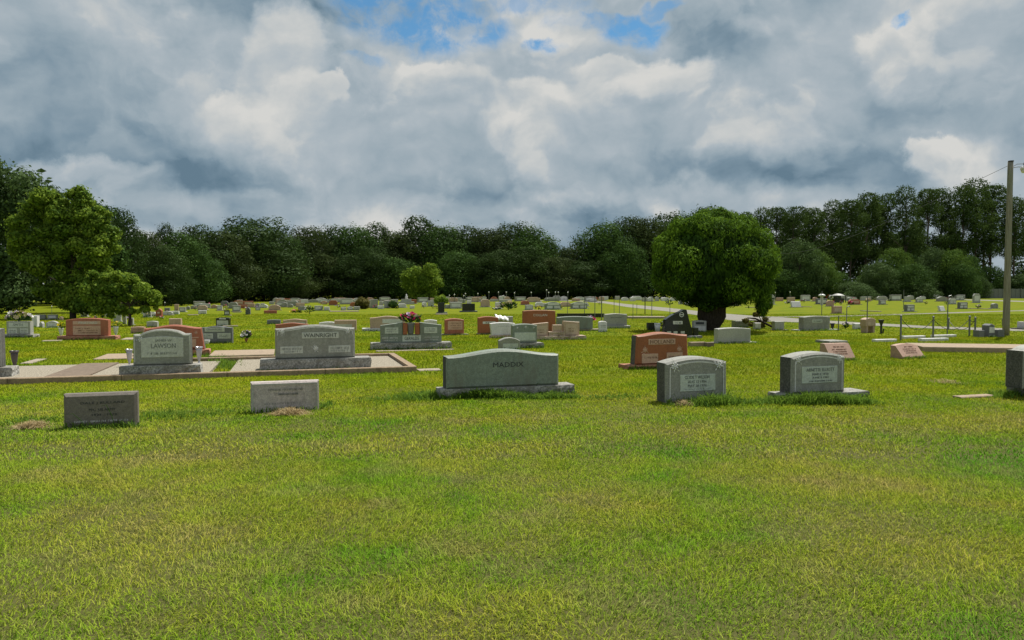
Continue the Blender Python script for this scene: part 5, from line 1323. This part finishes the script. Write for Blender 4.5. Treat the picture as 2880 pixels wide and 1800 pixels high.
# ---- hero trees
def hero(name, label, px, foot, lobes_px, mat, n, size, cat='tree', depth=.8, trunkr=.2, top_py=600, limbs=5, droop=0, fill=.3, seed=3, aspect=.6, jit=.8, D=None, tmat='bark', poly=None):
    X, Y = at(px, foot)
    if D is None: D = Y
    s = D / FPX; L = []
    r = random.Random(seed)
    if poly:
        for (ax, ay), (bx, by) in zip(poly, poly[1:] + poly[:1]):
            for k in range(max(1, int(math.hypot(bx - ax, by - ay) / 13))):
                t = r.random(); lobes_px = lobes_px + [(ax + (bx - ax) * t + r.uniform(-9, 9), ay + (by - ay) * t + r.uniform(-9, 9), r.uniform(5, 10))]
    for (lx, ly, lr) in lobes_px:
        x, _, z = up(lx, ly, D); L.append((x - X, r.uniform(-depth, depth) * lr * s, z, lr * s * r.uniform(.95, 1.2), lr * s * r.uniform(.9, 1.3), lr * s * r.uniform(.8, .95)))
    root = empty(name, (X, D, 0), 0, label, cat)
    C = lobe_leaves(L, n, size, fill, jit, RJ=.26)
    link('crown', leaf_quads('crown', C[0], C[1], C[2], mat, aspect, C[3], droop), root)
    ht = up(px, top_py, D)[2]
    link('trunk', trunk_mesh(ht, trunkr, tmat, [l[:3] for l in L[::max(1, len(L) // limbs)]], seed), root)
    return root
def scatter(outline_fn, n, rmin, rmax, seed):
    r = random.Random(seed); out = []
    while len(out) < n:
        q = outline_fn(r)
        if q: out.append((q[0], q[1], r.uniform(rmin, rmax)))
    return out
def inpoly(poly):
    xs = [p[0] for p in poly]; ys = [p[1] for p in poly]
    def f(r):
        x, y = r.uniform(min(xs), max(xs)), r.uniform(min(ys), max(ys)); c = False
        for i in range(len(poly)):
            x1, y1 = poly[i]; x2, y2 = poly[i - 1]
            if (y1 > y) != (y2 > y) and x < (x2 - x1) * (y - y1) / (y2 - y1) + x1: c = not c
        return (x, y) if c else None
    return f
big = [(-120, 470), (-10, 450), (30, 480), (60, 530), (100, 545), (110, 620), (80, 700), (90, 790), (60, 850), (-150, 860)]
hero('shade_tree', 'tall dark tree at the left edge, behind the lighter green tree', 10, 893, scatter(inpoly(big), 42, 26, 46, 5), 'leaf_grey', 42000, .12, trunkr=.3, top_py=640, D=47)
hero('shade_tree', 'dark tree whose crown shows at the right shoulder of the light green left tree', 300, 880, scatter(inpoly([(200, 570), (270, 585), (315, 600), (325, 700), (320, 850), (230, 850)]), 16, 22, 36, 6), 'leaf_wood_green', 18000, .11, trunkr=.2, top_py=780, D=50)
lt = [(120, 552), (150, 545), (225, 545), (250, 575), (300, 600), (318, 650), (318, 700), (300, 740), (310, 790), (325, 850), (270, 868), (200, 862), (160, 850), (105, 820), (120, 770), (60, 740), (35, 700), (60, 640), (75, 590)]
hero('broadleaf_tree', 'light yellow-green broadleaf tree, the near one at the left', 184, 897, scatter(inpoly(lt), 135, 12, 23, 8) + [(222, 535, 14), (196, 545, 12), (130, 545, 13)], 'leaf_light', 80000, .085, trunkr=.17, top_py=690, depth=1.6, fill=.4, D=39, poly=lt)
st = [(240, 790), (290, 772), (345, 772), (400, 800), (440, 835), (444, 855), (405, 872), (330, 880), (270, 868)]
hero('small_tree', 'small round-headed tree with several stems, right of the light green left tree', 366, 916, scatter(inpoly(st), 34, 10, 19, 9), 'leaf_light', 22000, .065, trunkr=.09, top_py=850, limbs=8, fill=.4, poly=st)
t_ = bpy.context.scene.objects[-1] if False else None
hero('small_tree', 'small light green tree standing against the dark wood, left of centre', 1187, 852, [(1158, 775, 18), (1150, 795, 18), (1172, 762, 13), (1170, 800, 22), (1212, 768, 17), (1224, 790, 16), (1205, 752, 11), (1200, 800, 20), (1185, 785, 15), (1165, 822, 17), (1208, 822, 16), (1188, 838, 15), (1140, 780, 10), (1235, 800, 9), (1218, 748, 7)], 'leaf_light', 15000, .12, trunkr=.14, top_py=790, D=92)
hero('shrub', 'olive-brown shrub among the far stones, above the wide grey stone\'s right end', 1018, 869, [(1018, 848, 10), (1008, 855, 9), (1028, 852, 9), (1022, 860, 10)], 'leaf_olive', 2200, .10, 'shrub', trunkr=.05, top_py=850)
hero('shrub', 'rounded yellow-green shrub right behind the tall black headstone', 1241, 868, [(1232, 843, 8), (1243, 840, 9), (1252, 845, 7), (1241, 850, 8)], 'leaf_light', 2200, .09, 'shrub', trunkr=.05, top_py=850)
hero('shrub', 'low dark green shrub in the far row, left of the pink niche flowers', 1106, 867, [(1104, 856, 8), (1112, 860, 6)], 'leaf_wood_green', 1200, .10, 'shrub', trunkr=.04, top_py=858)
# round clipped tree
def round_tree():
    X, Y = at(1998, 929); D = Y; s = D / FPX
    root = empty('round_tree', (X, D, 0), 0, 'big round clipped evergreen with a massive dark trunk, right of centre', 'tree')
    prof_x = [1828, 1832, 1842, 1860, 1890, 1920, 1950, 1985, 2010, 2050, 2085, 2115, 2140, 2158, 2172, 2178]
    cxp, czp = 2002, 746; rx, rz = 168, 138
    L = []; r = random.Random(4)
    for i in range(150):
        u = 2 * r.random() - .62; a = r.uniform(0, 6.28); u = min(.99, max(-.75, u)); q = math.sqrt(1 - u * u)
        lr = r.uniform(14, 34) * s
        x = (cxp - 1998) * s + math.cos(a) * q * (rx * s - lr * .5); y = math.sin(a) * q * (rx * s - lr * .5)
        pw = abs(u) ** .95 * (1 if u > 0 else -1)
        z = up(cxp, czp, D)[2] + pw * (rz * s - lr * .6)
        L.append((x, y, z, lr, lr, lr * 1.1))
    Cq = lobe_leaves(L, 85000, .055, .12, .7, .13, .45, cutz=.72)
    z0 = up(cxp, czp, D)[2]
    C0 = rng.normal(size=(26000, 3)); C0 /= np.linalg.norm(C0, axis=1, keepdims=True)
    C0n = C0.copy(); rr = rng.uniform(.72, .93, len(C0))[:, None]
    C0 = C0 * np.array([rx * s, rx * s, rz * s]) * rr + np.array([(cxp - 1998) * s, 0, z0])
    k = C0[:, 2] > .85
    C0, C0n = C0[k], C0n[k]
    # drooping side mass
    L2 = [((2120 - 1998) * s, -.9, up(0, py, D)[2], q * s, q * s, q * s * 1.1) for py, q in ((815, 18), (838, 19), (858, 17), (874, 12))] + [((2135 - 1998) * s, -.8, up(0, 850, D)[2], 14 * s, 14 * s, 20 * s), ((1975 - 1998) * s, -.7, up(0, 850, D)[2], 26 * s, 18 * s, 22 * s), ((1990 - 1998) * s, -.8, up(0, 835, D)[2], 30 * s, 18 * s, 22 * s)]
    C2 = lobe_leaves(L2, 7000, .05, .3, .8)
    C = np.vstack([Cq[0], C0, C2[0]]); Nn = np.vstack([Cq[1], C0n, C2[1]]); S = np.concatenate([Cq[2], rng.uniform(.06, .11, len(C0)), C2[2]]); Tt = np.concatenate([Cq[3], rng.random(len(C0)) * .4, C2[3]])
    link('crown', leaf_quads('crown', C, Nn, S, 'leaf_round', .42, Tt, .55), root)
    b = MB(); n_ = 20; rings = []
    prof = [(-.1, .26), (0, .26), (.12, .31), (.3, .42), (.5, .50), (.75, .49), (1.0, .52), (1.3, .66)]
    for zz_, r_ in prof:
        for j in range(n_):
            a = 2 * math.pi * j / n_; q = r_ * (1 + .10 * math.sin(3 * a + 1 + zz_) + .06 * math.sin(7 * a + 2))
            b.v.append((q * math.cos(a), q * math.sin(a) * .8, zz_))
    for i in range(len(prof) - 1):
        for j in range(n_):
            a0, a1 = i * n_ + j, i * n_ + (j + 1) % n_; b.f.append((a0, a1, a1 + n_, a0 + n_))
    b.f.append(tuple((len(prof) - 1) * n_ + j for j in range(n_)))
    for k_ in range(9):
        a = k_ * .7 + .2; p0 = (math.cos(a) * .35, math.sin(a) * .3, 1.0); p1 = (math.cos(a) * 1.0, math.sin(a) * .8, 1.7); p2 = (math.cos(a) * 1.7, math.sin(a) * 1.4, 2.2 + .4 * math.sin(k_))
        b.tube([p0, p1, p2], [.2, .12, .05], 8)
    b.tube([(.35, -.3, 1.0), (.95, -.6, 1.62), (1.5, -.85, 1.3), (1.66, -.9, .8)], [.10, .07, .05, .03], 7)
    b.tube([(-.4, -.3, 1.0), (-.8, -.6, 1.5), (-1.3, -.7, 1.5)], [.10, .07, .03], 7)
    b.obj('trunk', 'bark', root, True)
    EXCL.append((X, D, .3, .25, 0))
round_tree()
# fallen branch
X, Y = at(2150, 925); s = Y / FPX
root = empty('fallen_branch', (X, Y + .3, 0), 0, 'broken leafy branch lying on the small stones right of the round tree', 'branch')
b = MB(); b.tube([(-40*s, .1, 30*s), (-18*s, 0, 28*s), (5*s, -.1, 16*s), (32*s, -.3, 1*s)], [.02, .035, .045, .05], 7)
tips = [(-46*s, 0, 22*s), (-30*s, 0, 12*s), (-12*s, .1, 14*s), (0, 0, 8*s), (-20*s, -.1, 40*s), (12*s, .1, 26*s), (28*s, .1, 22*s), (36*s, 0, 14*s), (20*s, -.2, 34*s)]
for tp in tips: b.tube([(0, -.05, 18*s), (tp[0]*.5, tp[1], (18*s + tp[2])/2 + .05), tp], [.02, .014, .006], 5)
b.obj('stem', 'bark', root)
C = lobe_leaves([(tp[0], tp[1], max(.1, tp[2]), 8*s, 8*s, 6*s) for tp in tips if tp[0] < 20*s or tp[2] < 20*s], 1100, .055, .5, 1.2)
link('leaves', leaf_quads('leaves', C[0], C[1], C[2], 'leaf_olive', .5, C[3], .3), root)
# ------------------------------------------------------------------ grass
def vnoise(x, y, seed, sc):
    """smooth value noise"""
    g = np.random.default_rng(seed).random((256, 256)); x = x / sc + 1000; y = y / sc + 1000
    xi, yi = np.floor(x).astype(int), np.floor(y).astype(int); fx, fy = x - xi, y - yi
    fx = fx*fx*(3-2*fx); fy = fy*fy*(3-2*fy)
    a = g[xi % 256, yi % 256]; b = g[(xi+1) % 256, yi % 256]; c = g[xi % 256, (yi+1) % 256]; d = g[(xi+1) % 256, (yi+1) % 256]
    return (a*(1-fx)+b*fx)*(1-fy) + (c*(1-fx)+d*fx)*fy
def excluded(x, y, pad=0.0):
    m = np.zeros(len(x), bool)
    for (ex, ey, hw, hd, r) in EXCL:
        dx, dy = x - ex, y - ey; c, s = math.cos(r), math.sin(r)
        m |= (np.abs(dx*c + dy*s) < hw + pad) & (np.abs(-dx*s + dy*c) < hd + pad)
    return m
RX = np.array([(a, *[at(a, q)[1] for q in (n_, f_)]) for a, n_, f_ in ROADS[0]])
def blades(name, P, hgt, wid, mat, segs=2, lean=.5, rnd=None, leandir=None):
    n = len(P); a = rng.uniform(0, 2*np.pi, n); h = hgt; 
    side = np.stack([np.cos(a), np.sin(a), np.zeros(n)], 1)
    la = rng.uniform(0, 2*np.pi, n) if leandir is None else leandir + rng.normal(size=n)*1.5
    lv = np.stack([np.cos(la), np.sin(la), np.zeros(n)], 1) * (lean * rng.uniform(.15, 1.3, n))[:, None]
    hv = h[:, None]; w2 = (wid*.5)[:, None]; Z = np.array([0, 0, 1.0])
    if segs == 2:
        V = np.empty((n, 5, 3)); V[:, 0] = P - side*w2; V[:, 1] = P + side*w2
        mid = P + Z*hv*.6 + lv*hv*.45
        V[:, 2] = mid + side*w2*.8; V[:, 3] = mid - side*w2*.8; V[:, 4] = P + Z*hv*(1 - .25*np.linalg.norm(lv, axis=1))[:, None] + lv*hv*1.25
        k = 5; loops = np.array([0, 1, 2, 3, 3, 2, 4]); starts = [0, 4]; nl = 7
    else:
        V = np.empty((n, 3, 3)); V[:, 0] = P - side*w2; V[:, 1] = P + side*w2; V[:, 2] = P + Z*hv + lv*hv; k = 3; loops = np.array([0, 1, 2]); starts = [0]; nl = 3
    me = bpy.data.meshes.new(name); me.vertices.add(k*n); me.vertices.foreach_set('co', V.astype(np.float32).ravel())
    idx = (np.arange(n)[:, None]*k + loops[None]).astype(np.int32).ravel(); me.loops.add(len(idx)); me.loops.foreach_set('vertex_index', idx)
    st = (np.arange(n)[:, None]*nl + np.array(starts)[None]).astype(np.int32).ravel(); me.polygons.add(len(st)); me.polygons.foreach_set('loop_start', st)
    me.update(calc_edges=True)
    for nm, arr in (('rnd', rng.random(n) if rnd is None else rnd), ('tint', rng.random(n))):
        at_ = me.attributes.new(nm, 'FLOAT', 'POINT'); at_.data.foreach_set('value', np.repeat(arr, k).astype(np.float32))
    me.materials.append(MATS[mat]); return me
def field(y0, y1, dens, hlo, hhi, w_, segs):
    hw = .80; n = int(dens * hw * (y1*y1 - y0*y0) + dens*2*(y1-y0))
    y = np.sqrt(rng.uniform(y0*y0, y1*y1, n)); x = rng.uniform(-1, 1, n)*(hw*y + 1.0)
    nz = vnoise(x, y, 1, .35)*.6 + vnoise(x, y, 2, 1.1)*.4
    k = (rng.random(n) < .55 + .6*nz) & ~excluded(x, y, .0)
    yn = np.interp(x/y*FPX + CX, RX[:, 0], RX[:, 1], left=1e9, right=1e9); yf = np.interp(x/y*FPX + CX, RX[:, 0], RX[:, 2], left=0, right=0)
    k &= ~((y > yn) & (y < yf))
    x, y, nz = x[k], y[k], nz[k]; n = len(x)
    h = rng.uniform(hlo, hhi, n)*(.7 + .6*nz)
    ld = vnoise(x, y, 5, .8)*12
    return np.stack([x, y, np.full(n, -.003)], 1), h, rng.uniform(.6, 1.3, n)*w_, ld
ms = []
for nm, (y0, y1, de, a, b_, w_, sg, ln) in {'a': (2.2, 6.5, 9500, .014, .044, .0038, 2, 1.1), 'b': (6.5, 13, 3600, .016, .044, .0070, 2, 1.0), 'c': (13, 24, 1000, .025, .05, .016, 1, .8), 'd': (24, 46, 240, .02, .04, .032, 1, .8)}.items():
    P, h, wd, ld = field(y0, y1, de, a, b_, w_, sg)
    o = link('grass', blades('grass', P, h, wd, 'grass_blade', sg, ln, leandir=ld)); o['kind'] = 'stuff'
    tag(o, {'a': 'long matted grass nearest the viewer', 'b': 'grass around the front row of stones', 'c': 'mown grass around the kerbed plot', 'd': 'mown grass of the middle distance'}[nm], 'grass')
    print('grass', nm, len(P))
# weeds round the stone feet
PW = []; HW = []; LD = []
def tuftline(px0, px1, py0, py1, n, h, spread=.10):
    for i in range(n):
        t = random.random(); x, y = at(px0 + (px1-px0)*t, py0 + (py1-py0)*t); e = math.sin(math.pi*min(1, max(0, t)))*.6 + .5
        PW.append((x + random.gauss(0, spread), y + random.gauss(0, spread), 0)); HW.append(h*random.uniform(.3, 1.1)*e); LD.append(random.uniform(0, 6.28))
for a in [(1235, 1480, 1120, 1121, 2200, .17, .045), (1480, 1630, 1121, 1119, 700, .10, .04), (1150, 1260, 1122, 1118, 1300, .12, .14), (1250, 1420, 1118, 1122, 1100, .12, .06), (1420, 1625, 1124, 1120, 700, .09, .05), (1640, 1800, 1122, 1118, 500, .06, .12), (1000, 1170, 1128, 1124, 700, .06, .16),
          (1960, 2070, 1142, 1136, 1300, .17, .08), (1860, 1960, 1140, 1142, 200, .06, .05), (2060, 2180, 1138, 1134, 600, .08, .12), (2160, 2430, 1136, 1135, 3800, .17, .07), (2350, 2460, 1134, 1136, 700, .11, .08), (2170, 2240, 1122, 1140, 500, .11, .08),
          (170, 400, 1213, 1200, 500, .07, .03), (400, 560, 1172, 1172, 900, .07, .16), (20, 160, 1190, 1185, 500, .07, .12), (560, 690, 1165, 1160, 400, .06, .14), (900, 930, 1150, 1140, 200, .09, .05), (2790, 2880, 1118, 1112, 600, .12, .1), (2620, 2860, 1085, 1080, 400, .06, .2),
          (1475, 1600, 962, 960, 120, .08, .05), (2290, 2340, 931, 931, 60, .10, .06), (1715, 1735, 936, 938, 40, .14, .06), (600, 650, 1000, 1040, 1200, .12, .14)]: tuftline(*a)
for (fx, fy, hw, hd, r) in FEET:
    n = int(min(420, (hw + hd)*2*160 / max(1, fy/14)))
    for i in range(n):
        t = random.uniform(-1, 1); off = hd + abs(random.gauss(0, .035)) + .01
        PW.append((fx + math.cos(r)*hw*t + math.sin(r)*off, fy + math.sin(r)*hw*t - math.cos(r)*off, 0)); HW.append(random.uniform(.04, .12)); LD.append(random.uniform(0, 6.28))
PW = np.array(PW); HW = np.array(HW)
k = ~excluded(PW[:, 0], PW[:, 1], -.005) | ((PW[:, 1] > 12.5) & (PW[:, 1] < 17) & (PW[:, 0] < -3))
PW, HW, LD = PW[k], HW[k], np.array(LD)[k]
o = link('weeds', blades('weeds', PW, HW, np.full(len(PW), .009)*rng.uniform(.7, 1.8, len(PW)), 'weed_leaf', 2, .9)); o['kind'] = 'stuff'; tag(o, 'taller dark green weeds around the feet of the stones', 'weeds')
# dry cut grass at the foot of the pinkish marker and bare spots
PD = []; 
for (px0, px1, py, n, sp) in [(765, 865, 1166, 2600, .07), (50, 125, 1203, 900, .07), (2620, 2690, 1078, 260, .12), (1900, 1950, 1140, 400, .05)]:
    for i in range(n):
        t = min(1, max(0, random.gauss(.5, .27))); x, y = at(px0 + (px1-px0)*t, py); PD.append((x + random.gauss(0, sp*.5), y + random.gauss(0, sp), random.random()*.06*math.exp(-((t-.5)/.25)**2)))
PD = np.array(PD)
o = link('dry_grass', blades('dry_grass', PD, rng.uniform(.015, .05, len(PD)), np.full(len(PD), .006), 'dry_straw', 2, 2.6)); o['kind'] = 'stuff'; tag(o, 'dry cut grass heaped at the foot of the pinkish marker and on bare spots', 'dry grass')
# long single weed stems in front of the big family stone
ST = []
for (px, py, h, dx) in [(1290, 1104, .36, .22), (1350, 1104, .26, -.02), (1305, 1104, .22, -.1), (1385, 1104, .22, .12), (1375, 1104, .18, -.08), (1500, 1110, .2, .1), (1985, 1136, .26, -.1), (1990, 1138, .24, .08), (2035, 1136, .22, .1), (1905, 1136, .16, -.1), (330, 1205, .3, -.12), (250, 1207, .2, -.2), (2440, 1135, .16, .02), (2850, 1110, .16, .12)]:
    x, y = at(px, py); ST.append((x, y, h, dx))
b = MB()
for (x, y, h, dx) in ST: b.tube([(x, y - .05, 0), (x + dx*.2, y - .06, h*.5), (x + dx*.6, y - .08, h*.9), (x + dx, y - .1, h*.86)], [.004, .0035, .003, .001], 4)
o = b.obj('weed_stems', 'weed_leaf'); o['kind'] = 'stuff'; tag(o, 'long bent weed stems in front of the front-row stones', 'weeds')

for o in list(scene.objects):
    for k_ in ('tmp_w', 'tmp_h', 'tmp_bh', 'tmp_s'):
        if k_ in o.keys(): del o[k_]
